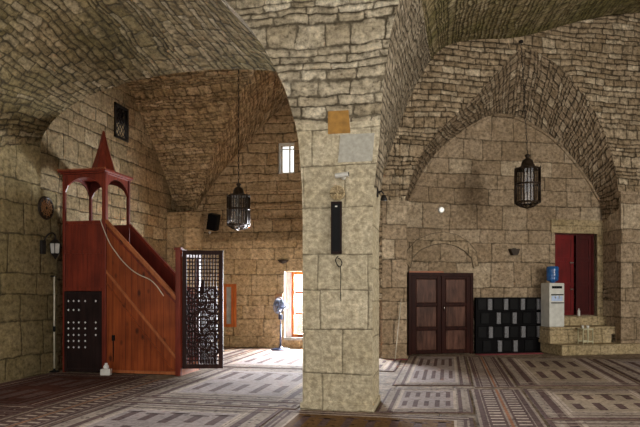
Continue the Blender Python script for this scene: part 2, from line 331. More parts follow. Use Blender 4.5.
# left wall: the pier in front and the recessed wall with the grille window
def sideX(x, y0, y1, z0, z1, t, holes, name, mat):
    # built in xz then turned so local x = world y
    w = MB(); w.wall(y0, y1, z0, z1, 0, t, holes)
    o = w.build(name, mat, kind='structure'); o.rotation_euler[2] = PI/2; o.location = (x, 0, 0); return o
GY0, GZ1 = onX(114, 101, XL); GY1, GZ0 = onX(127.5, 140, XL); GZ0 = 4.80; GZ1 = 5.55
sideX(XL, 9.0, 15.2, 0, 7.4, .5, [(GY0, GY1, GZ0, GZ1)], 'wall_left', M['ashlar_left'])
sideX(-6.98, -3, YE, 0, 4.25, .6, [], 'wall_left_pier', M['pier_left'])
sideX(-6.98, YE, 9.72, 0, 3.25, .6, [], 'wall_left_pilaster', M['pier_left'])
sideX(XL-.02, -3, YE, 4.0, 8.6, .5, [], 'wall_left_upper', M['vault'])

# far wall of the left bay
wx0, wz1 = onY(223.5, 284, YB); wx1, wz0 = onY(236.5, 327, YB)
dx0, dz1 = onY(284, 271.5, YB); dz0 = onY(300, 337.5, YB)[1]; dx1 = -2.45
hx0, hz1 = onY(276.5, 141.5, YB); hx1, hz0 = onY(293.5, 172.5, YB)
LED = 2.80
MB().wall(XL-.3, -.2, 0, LED, YB, .6, [(wx0, wx1, wz0, wz1), (dx0, dx1, dz0, dz1)]).build('wall_far', M['ashlar_far'], kind='structure')
up = MB(); up.wall(XL-.3, -.2, LED, 8.6, YB+.10, .5, [(hx0, hx1, hz0, hz1)])
up.build('wall_far_upper', M['far_upper'], kind='structure')
tr = MB()
tr.prism([(YB-.05, LED-.07), (YB+.12, LED-.07), (YB+.12, LED+.03), (YB-.02, LED+.01)], 'x', XL, -.3)
for zz, pr_ in ((3.27, .035), (3.62, .05), (4.0, .03)): tr.prism([(YB+.10-pr_, zz), (YB+.12, zz-.02), (YB+.12, zz+.05), (YB+.09-pr_, zz+.03)], 'x', -6.3, -1.5)
tr.build('trim_1', M['far_upper'], kind='structure')
cp = MB(); cp.prism([(XL-.1, YB-.42), (-6.55, YB-.42), (-6.28, YB-.16), (-6.28, YB+.2), (XL-.1, YB+.2)], 'z', 0, 3.36)
cp.prism([(XL-.1, YB-.47), (-6.53, YB-.47), (-6.23, YB-.18), (-6.23, YB+.2), (XL-.1, YB+.2)], 'z', 3.36, 3.46)
cp.build('wall_corner_pier', M['ashlar_far'], kind='structure')

# far vault of the left bay: a groin vault
def pt(t, p=1.18): t = min(1, abs(t)); return (1-t**p)**(1/p)
def far_h(x, y):
    h1 = 3.36+2.95*pt((x+3.85)/2.75); h2 = 3.36+2.95*pt(max(0, y-11.95)/2.95)
    return (h1, 1) if h1 >= h2 else (h2, 2)
def heightfield(fn, xs, ys, name, mat, flip=False):
    b = MB()
    def arc(k, seq, fixed):  # running lengths
        out = [0.0]
        for i in range(1, len(seq)):
            a, c = seq[i-1], seq[i]
            za = fn(a, fixed)[0] if k == 1 else fn(fixed, a)[0]; zc = fn(c, fixed)[0] if k == 1 else fn(fixed, c)[0]
            out.append(out[-1]+math.hypot(c-a, zc-za))
        return out
    H = [[fn(x, y) for x in xs] for y in ys]
    AX = [arc(1, xs, y) for y in ys]; AY = [arc(2, ys, x) for x in xs]
    base = len(b.v)
    for j, y in enumerate(ys):
        for i, x in enumerate(xs): b.v.append((x, y, H[j][i][0]))
    n = len(xs)
    for j in range(len(ys)-1):
        for i in range(n-1):
            q = [(i, j), (i+1, j), (i+1, j+1), (i, j+1)]
            b.f.append([base+jj*n+ii for ii, jj in q]); b.m.append(0); b.sm.append(False)
            dom = sum(1 for ii, jj in q if H[jj][ii][1] == 1)
            b.uv.append([(ys[jj], AX[jj][ii]) for ii, jj in q] if dom >= 2 else [(xs[ii], AY[ii][jj]) for ii, jj in q])
    return b.build(name, mat, kind='structure')
def lin(a, b, n): return [a+(b-a)*i/n for i in range(n+1)]
heightfield(far_h, lin(-7.1, -1.0, 90), lin(YE-.05, 14.85, 84), 'ceiling_far_vault', M['vault_warm'])

# left barrel between the front arch and the far bay
def loft(P, Q, n, name, mat, vscale=1.0):
    """P, Q: equal-length 3-D polylines; n steps between"""
    b = MB(); rows = []; uvs = []
    lp = [0.0]
    for i in range(1, len(P)): lp.append(lp[-1]+((Vector(P[i])-Vector(P[i-1])).length+(Vector(Q[i])-Vector(Q[i-1])).length)/2)
    for k in range(n+1):
        t = k/n; rows.append([Vector(p).lerp(Vector(q), t) for p, q in zip(P, Q)])
        uvs.append([((Vector(q)-Vector(p)).length*t+Vector(p).y, l*vscale) for p, q, l in zip(P, Q, lp)])
    b.grid(rows, 0, uvs); return b.build(name, mat, kind='structure')
NA = 48
def front_l(i):
    a = PI-PI*i/NA; return (-4.39+2.61*math.cos(a), 2.74+3.05*math.sin(a)**.9 if 0 < i < NA else 2.74)
def back_l(i):
    a = PI-PI*i/NA; return (-4.02+3.06*math.cos(a), 3.30+1.80*(math.sin(a)**.6 if 0 < i < NA else 0))
PL = [(x, YP0, z) for x, z in map(front_l, range(NA+1))]; QL = [(x, YE, z) for x, z in map(back_l, range(NA+1))]
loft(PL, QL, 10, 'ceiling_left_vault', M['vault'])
bb = MB()                                               # back of the transverse arch
for i in range(NA): bb.face([(QL[i][0], YE, QL[i][2]), (QL[i+1][0], YE, QL[i+1][2]), (QL[i+1][0], YE, 7.5), (QL[i][0], YE, 7.5)])
bb.build('wall_transverse_arch', M['vault_warm'], kind='structure')

# pillar with the spandrel it carries
LV = [(-1.775,0),(-1.775,1.0),(-1.775,2.3),(-1.78,2.74),(-1.83,3.36),(-1.865,3.55),(-2.0,4.0),(-2.14,4.3),(-2.3,4.59),(-2.54,4.92),(-2.8,5.21),(-3.1,5.45),(-3.5,5.66),(-4.4,5.8)]
RV = [(-.9,0),(-.9,1.0),(-.9,2.2),(-.88,2.74),(-.81,3.36),(-.805,3.55),(-.765,4.0),(-.72,4.3),(-.68,4.59),(-.59,4.92),(-.50,5.21),(-.40,5.45),(-.26,5.66),(-.1,5.8)]
pm = MB()
for i in range(len(LV)-1):
    (a, z0), (b, z1) = LV[i], LV[i+1]; (p, _), (q, _) = RV[i], RV[i+1]; z0 = LV[i][1]; z1 = LV[i+1][1]
    mt = 0 if z1 <= 3.56 else 1; ms_ = 0 if z1 <= 2.8 else 2
    pm.face([(a,YP0,z0),(p,YP0,z0),(q,YP0,z1),(b,YP0,z1)], None, mt)
    pm.face([(a,YP1,z0),(b,YP1,z1),(q,YP1,z1),(p,YP1,z0)], None, mt)
    pm.face([(a,YP1,z0),(a,YP0,z0),(b,YP0,z1),(b,YP1,z1)], [(YP1,z0*1.1),(YP0,z0*1.1),(YP0,z1*1.1),(YP1,z1*1.1)], ms_)
    pm.face([(p,YP0,z0),(p,YP1,z0),(q,YP1,z1),(q,YP0,z1)], [(YP0,z0*1.1),(YP1,z0*1.1),(YP1,z1*1.1),(YP0,z1*1.1)], ms_)
pm.box(-4.4, -.1, YP0, YP1, 5.8, 8.6, 1)
pm.box(-1.80, -.88, YP0-.025, YP1, 0, .09, 0)
pil = pm.build('pillar', [M['ashlar_pillar'], M['coursed'], M['soffit']], kind='structure')
def onP(u, v): return onY(u, v, YP0)
(x0, z1), (x1, z0) = onP(328, 111.5), onP(349.5, 133)
MB().prism([(x0, z0), (x1+.012, z0), (x1-.012, z1), (x0, z1)], 'y', YP0-.006, YP0+.02).build('ochre_patch', M['ochre'], pil)
(x0, z1), (x1, z0) = onP(338, 135), onP(373, 161)
MB().prism([(x0, z0), (x1-.01, z0), (x1+.02, z1), (x0+.03, z1)], 'y', YP0-.005, YP0+.02).build('plaster_patch', M['plaster'], pil)

# ceiling above the front bay (groin vault seen only at its edges)
def prof_r(x):
    P = [(-.9,2.7),(-.8,3.6),(-.57,4.99),(-.2,5.85),(.8,6.8),(2.2,7.3),(3.8,7.5),(5.5,7.25),(7.5,6.2),(9.2,4.2)]
    for (a, za), (b, zb) in zip(P, P[1:]):
        if a <= x <= b: return za+(zb-za)*(x-a)/(b-a)
    return 2.7
def near_h(x, y):
    t = (x+4.39)/2.61; hl = 2.74+3.05*(1-t*t)**.45 if abs(t) < 1 else 2.7
    hr = prof_r(x); hx = 5.55+1.9*(1-((y-2.2)/5.2)**2) if abs(y-2.2) < 5.2 else 5.55
    return (hl, 1) if x < -3.45 else max([(hl, 1), (hr, 1), (hx, 2)])
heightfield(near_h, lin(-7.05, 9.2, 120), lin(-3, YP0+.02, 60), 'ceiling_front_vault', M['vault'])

# right vault, running back to the arched end wall
DF = -.73
def bk(u, v):
    s, z = onR(u, v, DF); p = Rw(s, DF, z); return tuple(p)
PR = [(-.9,2.3),(-.88,2.74),(-.8,3.67),(-.69,4.51),(-.57,4.99),(-.2,5.9),(.8,6.8),(2.2,7.3),(3.8,7.5),(5.5,7.3),(7.5,6.5),(9.2,4.5)]
QR = [bk(378,225),bk(380,190),bk(391,150),bk(405,110),bk(420,78),bk(440,50),bk(470,40),bk(520,37),bk(585,20),bk(640,13),bk(730,20),bk(800,70)]
def dens(P, k=5):
    out = []
    for i in range(len(P)-1):
        p0, p1, p2, p3 = [Vector(P[max(0, min(len(P)-1, j))]) for j in (i-1, i, i+1, i+2)]
        for q in range(k):
            t = q/k; out.append(.5*((2*p1)+(-p0+p2)*t+(2*p0-5*p1+4*p2-p3)*t*t+(-p0+3*p1-3*p2+p3)*t**3))
    out.append(Vector(P[-1])); return out
PRd = dens([(x, YP0, z) for x, z in PR]); QRd = dens(QR)
b = MB(); n = 26; rows = []; uvs = []; lp = [0.0]
for i in range(1, len(PRd)): lp.append(lp[-1]+((PRd[i]-PRd[i-1]).length+(QRd[i]-QRd[i-1]).length)/2)
for k in range(n+1):
    rows.append([p.lerp(q, k/n) for p, q in zip(PRd, QRd)]); uvs.append([((q-p).length*k/n, l) for p, q, l in zip(PRd, QRd, lp)])
kcut = next(i for i, p in enumerate(PRd) if p.x > -.45)
b.grid([r[:kcut+1] for r in rows], 0, [u[:kcut+1] for u in uvs]); b.grid([r[kcut:] for r in rows], 1, [u[kcut:] for u in uvs])
b.build('ceiling_right_vault', [M['soffit'], M['vault_moss']], kind='structure')

# end wall of the right bay: front face, arch web, recessed wall
FI = [(404,300),(404,212),(408,190),(416,165),(430,141),(449,121),(470,102),(492,78),(520,50),(548,58),(574,82),(594,110),(609,145),(617,180),(620,215),(620,300)]
BI = [(407,300),(407,215),(412,194),(424,170),(441,149),(462,132),(480,121),(497,115),(515,118),(534,127),(552,139),(568,155),(583,174),(595,194),(602,215),(602,300)]
OUT = [(374,300),(376,225),(380,190),(391,150),(405,110),(420,78),(440,50),(470,40),(520,37),(585,20),(640,13),(690,15),(740,60),(790,130),(800,215),(800,300)]
fi = dens([(*onR(u, v, DF), 0) for u, v in FI], 4); bi = dens([(*onR(u, v, 0), 0) for u, v in BI], 4); ou = dens([(*onR(u, v, DF), 0) for u, v in OUT], 4)
f_ = MB()
for i in range(len(fi)-1):
    f_.face([(fi[i].x, DF, fi[i].y), (fi[i+1].x, DF, fi[i+1].y), (ou[i+1].x, DF, ou[i+1].y), (ou[i].x, DF, ou[i].y)])
fw = f_.build('wall_right_face', M['face_right'], loc=RP0, rotz=RA, kind='structure')
wb = MB(); rows = []; uvs = []; l = [0.0]
for i in range(1, len(fi)): l.append(l[-1]+((fi[i]-fi[i-1]).length+(bi[i]-bi[i-1]).length)/2)
for k in range(9):
    t = k/8; rows.append([Vector((p.x+(q.x-p.x)*t, DF-DF*t*1.05, p.y+(q.y-p.y)*t)) for p, q in zip(fi, bi)]); uvs.append([((-DF+1.2*(q-p).length)*t, x) for x, p, q in zip(l, fi, bi)])
wb.grid(rows, 0, uvs); wb.build('wall_right_arch', M['web_right'], loc=RP0, rotz=RA, kind='structure')
# thin moulding along the back of the arch
mo = MB(); mo.tube([(p.x, -.02, p.y) for p in bi[6:-6]], .035, 6); mo.build('trim_2', M['ashlar_right'], loc=RP0, rotz=RA, kind='structure')
# recessed wall with the red door opening
rdx0, rdz1 = onR(555, 233); rdx1, rdz0 = onR(596.5, 315)
tw = MB(); tw.wall(-.6, 7.5, 0, 7.2, 0, .6, [(rdx0, rdx1, rdz0, rdz1)]); tw.build('wall_right_end', M['ashlar_right'], loc=RP0, rotz=RA, kind='structure')
# piers below the arch
lp0, _ = onR(382, 300, DF); lp1, _ = onR(406.5, 300, DF); zi = onR(395, 205, DF)[1]
q = MB(); q.box(lp0, lp1, DF-.02, .1, 0, zi); q.box(lp0-.03, lp1+.04, DF-.06, .1, zi, zi+.09); q.box(lp0-.02, lp1+.02, DF-.05, 0, 0, .06)
q.build('wall_right_pier', M['ashlar_right'], loc=RP0, rotz=RA, kind='structure')
rp0, _ = onR(602.5, 300, 0); rz = onR(620, 195, DF)[1]
rf0, zpb = onR(621, 341, DF-.05)
q = MB()
q.prism([(rp0, .1), (rf0, DF-.05), (rf0+3, DF-.05), (rf0+3, .1)], 'z', 0, rz)
q.prism([(rp0-.02, .1), (rf0-.05, DF-.11), (rf0+3, DF-.11), (rf0+3, .1)], 'z', 0, zpb+.42)
q.prism([(rp0-.02, .1), (rf0-.05, DF-.10), (rf0+3, DF-.10), (rf0+3, .1)], 'z', rz, rz+.08)
q.build('wall_right_pier_outer', M['ashlar_right'], loc=RP0, rotz=RA, kind='structure')
# arch ring over the brown door (relieving arch)
inn = [onR(u, v) for u, v in ((410,268),(412,258),(420,250),(432,245),(443,243.5),(455,246),(464,251),(471,258),(473,268))]
out = [onR(u, v) for u, v in ((405,262),(407,250),(416,240),(430,234),(443,232),(457,235),(468,242),(476,252),(478,266))]
MB().band(inn, out, 'y', -.03, .02).tube([(p[0], -.03, p[1]) for p in inn], .008, 5, 1).tube([(p[0], -.03, p[1]) for p in out], .006, 5, 1).build('trim_3', [M['slab2'], M['joint']], loc=RP0, rotz=RA, kind='structure')
# lintel and jamb stones round the red door
zl0, zl1 = rdz1, onR(575, 220)[1]
q = MB(); q.box(rdx0-.12, rdx1+.3, -.04, .05, zl0, zl1); q.box(rdx1, rdx1+.3, -.04, .3, rdz0-.2, zl0-.005)
q.build('trim_4', M['slab'], loc=RP0, rotz=RA, kind='structure')

# stone platform with steps below the red door
sx0, _ = onR(548.5, 330, -.55); SZ1 = .24; SZ2 = .62
q = MB()
q.bev(sx0+.05, sx0+5, -1.0, 0, 0, SZ1, .02); q.bev(sx0, sx0+1.60, -.62, 0, SZ1, SZ2-.19, .012); q.bev(sx0, sx0+1.75, -.60, 0, SZ2-.19, SZ2, .015)
q.bev(rdx0-.05, rdx1+.25, -.16, .05, rdz0-.24, rdz0-.02, .012)
q.build('trim_5', M['slab'], loc=RP0, rotz=RA, kind='structure')

# outer walls out of frame, closing the hall (the side behind the camera stays open to daylight)
sideX(9.2, -3, 22, 0, 8.6, -.4, [], 'wall_right', M['face_right'])
MB().box(-1.2, 9.6, 20.5, 20.9, 0, 8.6).build('wall_outer', M['vault'], kind='structure')
MB().box(-1.3, -.9, 15.3, 20.9, 0, 8.6).build('wall_outer_side', M['vault'], kind='structure')
o = MB().box(-1.55, -1.0, 13.0, 15.3, 0, 8.6).build('wall_between_bays', M['face_right'], kind='structure')
MB().box(-1.5, -.95, YP1, 14.8, 5.2, 8.6).build('wall_over_side_arch', M['soffit'], kind='structure')

# ------------------------------------------------------------------ windows and doors
def frame(b, x0, x1, z0, z1, y0, y1, w, mat=0):
    b.box(x0, x0+w, y0, y1, z0, z1, mat); b.box(x1-w, x1, y0, y1, z0, z1, mat); b.box(x0+w, x1-w, y0, y1, z0, z0+w, mat); b.box(x0+w, x1-w, y0, y1, z1-w, z1, mat); return b
def window(name, x0, x1, z0, z1, y, w, dep, mf, mp, mull, label, cat='window', back=.18):
    t = thing(name, label, cat, ((x0+x1)/2, y, z0)); t['kind'] = 'structure'
    h = (x1-x0)/2; H = z1-z0
    frame(MB(), -h, h, 0, H, back, back+dep, w).build('window_frame', mf, t)
    bb = MB()
    for kind, v in mull:
        if kind == 'v': bb.box(h*v-w*.35, h*v+w*.35, back+.01, back+dep-.01, w, H-w)
        else: bb.box(-h+w, h-w, back+.015, back+dep-.015, H*v-w*.25, H*v+w*.25)
    if mull: bb.build('glazing_bars', mf, t)
    MB().box(-h+w*.9, h-w*.9, back+dep*.45, back+dep*.55, w*.9, H-w*.9).build('pane', mp, t)
    return t
fx0 = onY(291.5, 300, YB+.18)[0]
t = window('window_1', fx0, dx1, dz0, dz1, YB, .075, .07, M['orange_frame'], M['pane'], [('v', 0.05), ('h', .36), ('h', .68)], 'tall sunlit window with orange wooden frame behind the fan')
t = window('window_2', wx0, wx1, wz0, wz1, YB, .075, .08, M['orange_frame'], M['pane_reflection'], [('v', .35)], 'small low window with orange wooden frame right of the lattice gate', back=-.02)
t = window('window_3', hx0, hx1, hz0, hz1, YB+.1, .05, .06, M['offwhite'], M['pane'], [('v', .3), ('h', .8)], 'small bright high window beside the pillar arch', back=.10)
q = MB(); q.box(dx0+.005, dx1, YB-.03, YB+.3, dz0-.07, dz0); q.build('window_sill', M['plaster'], None, kind='structure'); bpy.data.objects['window_sill'].name = 'trim_6'
# white reveal left of the tall window
q = MB(); q.box(dx0+.002, dx0+.012, YB-.005, YB+.5, dz0, dz1); q.box(dx0+.012, fx0, YB+.2, YB+.24, dz0, dz1); q.build('trim_7', M['tissue'], kind='structure')
# grille window high in the left wall
g = thing('window_4', 'dark lattice grille window high on the left wall', 'window', (XL, (GY0+GY1)/2, GZ0)); g['kind'] = 'structure'
w_ = (GY1-GY0)/2; H = GZ1-GZ0; b = MB()
for a, c, d, e in ((-w_, -w_+.05, 0, H), (w_-.05, w_, 0, H), (-w_, w_, 0, .05), (-w_, w_, H-.05, H)): b.box(-.05, .03, a, c, d, e)
b.build('window_frame', M['iron'], g)
b = MB(); st = .15
for k in range(-8, 14):
    for sg in (1, -1):
        p = []
        for yy in (-w_, w_):
            zz = k*st+sg*(yy)*1.25+H*.1; p.append((yy, zz))
        (ya, za), (yb, zb) = p
        # clip to the opening
        def clip(ya, za, yb, zb):
            t0, t1 = 0, 1
            for lo, hi, a, d in ((0, H, za, zb-za),):
                if abs(d) < 1e-9: continue
                u0, u1 = sorted(((lo-a)/d, (hi-a)/d)); t0, t1 = max(t0, u0), min(t1, u1)
            return (t0, t1) if t1-t0 > .02 else None
        r = clip(ya, za, yb, zb)
        if r: b.tube([(-.02, ya+(yb-ya)*q_, za+(zb-za)*q_) for q_ in r], .010, 5)
b.build('lattice', M['iron'], g)
MB().box(-.14, -.10, -w_, w_, .42, H).build('dark_backing', M['black_wood'], g)  # added board that hides the bright sky and keeps the upper grille dark
# brown double door with panels
Dd = -.10
ax0, az1 = onR(408.5, 272.5, Dd); ax1, _ = onR(473, 300, Dd); DW = (ax1-ax0)/2
dt = thing('door_1', 'glossy brown panelled double door under the relieving arch', 'door', Rw((ax0+ax1)/2, Dd), RA); dt['kind'] = 'structure'
b = MB(); H = az1; b.box(-DW, -DW+.07, -.02, .1, 0, H); b.box(DW-.07, DW, -.02, .1, 0, H); b.box(-DW+.07, DW-.07, -.02, .1, H-.07, H); b.build('door_frame', M['door_wood'], dt)
MB().box(-DW, DW*.05, -.05, .0, H, H+.035).build('top_board', M['pine_trim'], dt)
zs = [.09, .56, .62, 1.11, 1.17, H-.14]
for sg, lab in ((-1, 'leaf'), (1, 'leaf')):
    x0, x1 = (-DW+.075, -.004) if sg < 0 else (.004, DW-.075)
    b = MB(); b.box(x0, x1, .01, .05, .02, H-.075)
    b.bev(x0, x0+.10, -.02, .03, .02, H-.075, .006); b.bev(x1-.10, x1, -.02, .03, .02, H-.075, .006)
    for za, zb in ((.02, zs[0]), (zs[1], zs[2]), (zs[3], zs[4]), (zs[5], H-.075)): b.bev(x0+.10, x1-.10, -.018, .03, za, zb, .005)
    lf = b.build('leaf', M['door_wood'], dt)
    for k in range(3): MB().bev(x0+.115, x1-.115, -.004, .02, zs[2*k]+.015, zs[2*k+1]-.015, .012).build('panel', M['door_panel'], lf)
    if sg > 0: MB().tube([(x0+.05, -.03, 1.0), (x0+.05, -.06, 1.02), (x0+.05, -.06, 1.1), (x0+.05, -.03, 1.12)], .008, 6).build('handle', M['chrome'], lf)
# red doors above the platform
W = (rdx1-rdx0)/2; H = rdz1-rdz0
dt = thing('door_2', 'tall red painted double door standing slightly open above the stone steps', 'door', Rw((rdx0+rdx1)/2, 0, rdz0), RA); dt['kind'] = 'structure'
b = MB(); b.box(-W, -W+.04, .1, .2, 0, H); b.box(W-.04, W, .1, .2, 0, H); b.box(-W+.04, W-.04, .1, .2, H-.04, H); b.build('door_frame', M['red_dark_paint'], dt)
for nm, x0, x1, m_, y0 in (('leaf', -W+.04, .0, M['red_paint'], .08), ('leaf', .10, W-.04, M['red_dark_paint'], .13)):
    b = MB(); b.box(x0, x1, y0+.02, y0+.05, 0, H-.04)
    for za, zb in ((0, .10), (H*.36, H*.36+.09), (H*.66, H*.66+.09), (H-.14, H-.04)): b.bev(x0+.08, x1-.08, y0, y0+.03, za, zb, .005)
    b.bev(x0, x0+.08, y0, y0+.03, 0, H-.04, .005); b.bev(x1-.08, x1, y0, y0+.03, 0, H-.04, .005)
    lf = b.build(nm, m_, dt)
    if x0 < 0: MB().box(x1-.11, x1-.03, y0-.025, y0, H*.31, H*.31+.03).box(x1-.12, x1-.02, y0-.02, y0, H*.635, H*.635+.03).build('bolt', M['chrome'], lf)
MB().box(-.02, .12, .35, .4, 0, H).build('gap_shade_sheet', M['black_wood'], dt)  # black sheet standing in for the shade between the leaves

# ------------------------------------------------------------------ minbar
MY = 9.60
def mx(u): return onY(u, 300, MY)[0]
def mz(v, u=110): return onY(u, v, MY)[1]
X0, X1, X2 = mx(62.5), mx(104), mx(177)
DEP = .86                      # depth of the pulpit
mb = thing('minbar', 'red wooden mosque pulpit with stair, canopy and cone spire', 'pulpit', (X1, MY, 0))
def L_(x): return x-X1
zf = mz(220); zp = mz(292); zc = mz(171); ztop = mz(133, 100)
a0, a2 = L_(X0), L_(X2); EL = .045
# platform block: upper red panel, lower black pierced door
b = MB(); b.box(a0+.05, -.05, .02, .05, zp+.04, zf-.04); b.box(a0+.05, -.05, .005, .03, zp+.02, zp+.08); b.box(a0+.05, -.05, .005, .03, (zp+zf)/2-.05+.1, (zp+zf)/2+.02+.1); b.box(a0+.05, -.05, .005, .03, zf-.06, zf)
for k in range(1, 5):
    xk = a0+.05+(-.1-a0)*k/5; b.box(xk-.004, xk+.004, .014, .03, zp+.04, zf-.04)
b.build('upper_panel', M['red_wood'], mb)
lw = MB(); lw.box(a0+.04, -.04, .015, .06, .03, zp-.02)
lo = lw.build('lower_door', M['black_wood'], mb)
frame(MB(), a0+.035, -.035, .02, zp+.01, -.002, .02, .055).build('door_frame', M['black_wood'], lo)
px = [(68.4,302.5),(73.8,301),(78.6,299.5),(84.8,299.3),(95.5,302)]
for r_, v in enumerate((301, 310, 322.5, 328.5, 335, 341, 347.3)):
    for k, u in enumerate((68, 73.2, 78.4, 84.8, 95.4)):
        if (r_ == 1 and k > 2) or (r_ in (5, 6) and k > 3): continue
        if k == 4 and r_ not in (0, 2, 3, 4): continue
        if r_ in (2, 3, 4) and k == 3 and False: continue
        x = L_(mx(u)); z = mz(v, u); s = .018
        MB().prism([(x-s, z), (x, z-s*1.1), (x+s, z), (x, z+s*1.1)], 'y', .008, .016).build('pale_inlay', M['tissue'], lo)
b = MB(); b.box(a0+.02, -.02, DEP-.05, DEP, .03, zf); b.box(a0+.02, a0+.05, .04, DEP-.05, .03, zf); b.build('back_panel', M['dark_red'], mb)
MB().box(a0+.05, 0, .05, DEP-.05, mz(250), mz(250)+.04).build('platform_floor', M['red_wood'], mb)
# four posts
for nm, x, y, w, top, m_ in (('post', a0+.025, .025, .05, zc, 'red_wood'), ('post', -.0, .03, .075, zc, 'red_wood'), ('post', a0+.025, DEP-.025, .05, zc, 'dark_red'), ('post', -.0, DEP-.03, .055, zc, 'dark_red')):
    MB().bev(x-w/2, x+w/2, y-w/2, y+w/2, .0, top, .006).build(nm, M[m_], mb)
# canopy: arched valances on four sides, roof slab, spire
def val(x0, x1, z0, z1, n=14, rise=.8):
    P = []; Q = []
    for i in range(n+1):
        t = i/n; x = x0+(x1-x0)*t; P.append((x, z1)); Q.append((x, z0+(z1-z0)*rise*math.sin(PI*t)**.55 if 0 < i < n else z0))
    return P, Q
cz0, cz1 = mz(190), zc; CC = (a0)/2
cano = MB(); cano.bev(a0-.06, .06, -.06, DEP+.06, cz1, cz1+.05, .01); cano.bev(a0-.03, .03, -.03, DEP+.03, cz1-.03, cz1, .006)
co = cano.build('canopy_roof', M['red_wood'], mb)
P, Q = val(a0+.05, -.037, cz0, cz1-.02); 
MB().band(Q, P, 'y', .01, .035).build('valance', M['red_wood'], mb); MB().band(Q, P, 'y', DEP-.035, DEP-.01).build('valance', M['dark_red'], mb)
P, Q = val(.065, DEP-.055, cz0, cz1-.02); MB().band(Q, P, 'x', -.012, .012).build('valance', M['red_wood'], mb); MB().band(Q, P, 'x', a0+.012, a0+.036).build('valance', M['dark_red'], mb)
frame(MB(), a0-.065, .065, cz1+.035, cz1+.06, -.066, -.058, .006).build('canopy_edge', M['pine_trim'], mb)
sp = MB(); rb = .235; ccx, ccy = CC+.14, DEP/2; n = 8
Hs = ztop-cz1-.05+.16
sp.lathe([(rb, 0), (rb*.98, .03), (rb*.66, Hs*.33), (rb*.34, Hs*.66), (.03, Hs*.95), (.012, Hs)], 8, 0, Matrix.Translation((ccx, ccy, cz1+.05)), smooth=False)
sp.build('spire', M['red_wood'], mb)
# stair side: near panel, far panel
r0, r1 = mz(219), mz(296, 177)
def side(y0, y1, mat, nm):
    b = MB(); b.prism([(.0375, .02), (a2-.02, .02), (a2-.02, r1-.06), (.0375, r0-.06)], 'y', y0, y1); o = b.build(nm, mat, mb)
    return o
ns = side(.025, .05, M['pine'], 'side_panel')
b = MB()
for k in range(1, 11):
    xk = .0375+(a2-.06)*k/11; zt = r0+(r1-r0)*(xk/(a2)) - .1
    b.box(xk-.003, xk+.003, .0235, .026, .05, zt)
b.build('board_joints', M['dark_red'], ns)
side(DEP-.05, DEP-.025, M['dark_red'], 'far_side_panel')
ang = math.atan2(r1-r0, a2)
def slope(y0, y1, za, zb, w, mat, nm, xa=.03, xb=None):
    xb = a2-.02 if xb is None else xb
    MB().prism([(xa, za-w/2), (xb, zb-w/2), (xb, zb+w/2), (xa, za+w/2)], 'y', y0, y1).build(nm, mat, mb)
slope(-.01, .06, r0-.03, r1-.03, .075, M['pine_trim'], 'handrail')
slope(DEP-.06, DEP+.01, r0-.03, r1-.03, .075, M['red_wood'], 'handrail')
slope(.008, .03, r0-.13, r1-.13, .03, M['red_wood'], 'rail_molding')
slope(.006, .03, mz(271), mz(358, 177), .07, M['pine_trim'], 'string_molding')
slope(.002, .03, mz(283), mz(370, 177)+.0, .022, M['pine'], 'string_molding', xb=a2-.1)
slope(DEP-.065, DEP-.05, r0-.40, r1-.40, .05, M['red_wood'], 'inner_molding')
b = MB(); b.box(.0375, a2, .0, .03, .02, .07); b.build('plinth', M['pine_trim'], mb)
b = MB(); ns_ = 6
for k in range(ns_):
    xk = .04+(a2-.06)*k/ns_; b.box(xk, xk+(a2-.06)/ns_+.02, .05, DEP-.05, .02, max(.15, 1.55-1.35*(k+.5)/ns_-.05))
b.build('steps', M['red_wood'], mb)
# entrance posts and head
zg = mz(249, 178)
for y in (.03, DEP-.03):
    MB().bev(a2-.03, a2+.065, y-.04, y+.04, 0, zg, .008).bev(a2-.045, a2+.08, y-.055, y+.055, zg-.02, zg+.03, .008).build('gate_post', M['red_wood'] if y < .1 else M['dark_red'], mb)
MB().box(a2-.02, a2+.05, .07, DEP-.07, zg-.12, zg).build('gate_head', M['dark_red'], mb)
MB().box(a2-.02, a2+.06, .07, DEP-.07, 0, .17).build('threshold', M['pine_trim'], mb)
# open lattice leaf swung out from the near post
gate = bpy.data.objects.new('gate_leaf', None); C.objects.link(gate); gate.parent = mb
GA = math.radians(15); gate.location = (a2+.07, .06, .0); gate.rotation_euler[2] = GA
gz0, gz1 = .12, zg-.02; GW = .70
frame(MB(), 0, GW, gz0, gz1, 0, .04, .075).build('gate_frame', M['lattice_wood'], gate)
b = MB(); nx, nz = 11, 30
for k in range(1, nx): x = .075+(GW-.15)*k/nx; b.box(x-.010, x+.010, .010, .024, gz0+.07, gz1-.07)
for k in range(1, nz): z = gz0+.075+(gz1-gz0-.15)*k/nz; b.box(.07, GW-.07, .016, .030, z-.010, z+.010)
b.build('grille', M['lattice_wood'], gate)
b = MB(); zc_ = gz0+.80
def ring(cx, cz, r, w=.016, n=20, a0_=0, a1_=2*PI):
    b.tube([(cx+r*math.cos(a0_+(a1_-a0_)*i/n), .006, cz+r*math.sin(a0_+(a1_-a0_)*i/n)) for i in range(n+1)], w, 5)
for (cx, cz, r) in ((GW*.5, zc_, .22), (GW*.5, zc_, .10), (GW*.5, zc_+.38, .15), (GW*.5, zc_-.38, .15), (GW*.5, zc_+.38, .07), (GW*.5, zc_-.38, .07)): ring(cx, cz, r)
for sx in (-1, 1):
    for sz in (-1, 1):
        ring(GW*.5+sx*.15, zc_+sz*.25, .11); ring(GW*.5+sx*.17, zc_+sz*.50, .09); ring(GW*.5+sx*.2, zc_+sz*.08, .08)
for k in range(8):
    a = k*PI/4; b.tube([(GW*.5+.10*math.cos(a), .006, zc_+.10*math.sin(a)), (GW*.5+.22*math.cos(a), .006, zc_+.22*math.sin(a))], .014, 5)
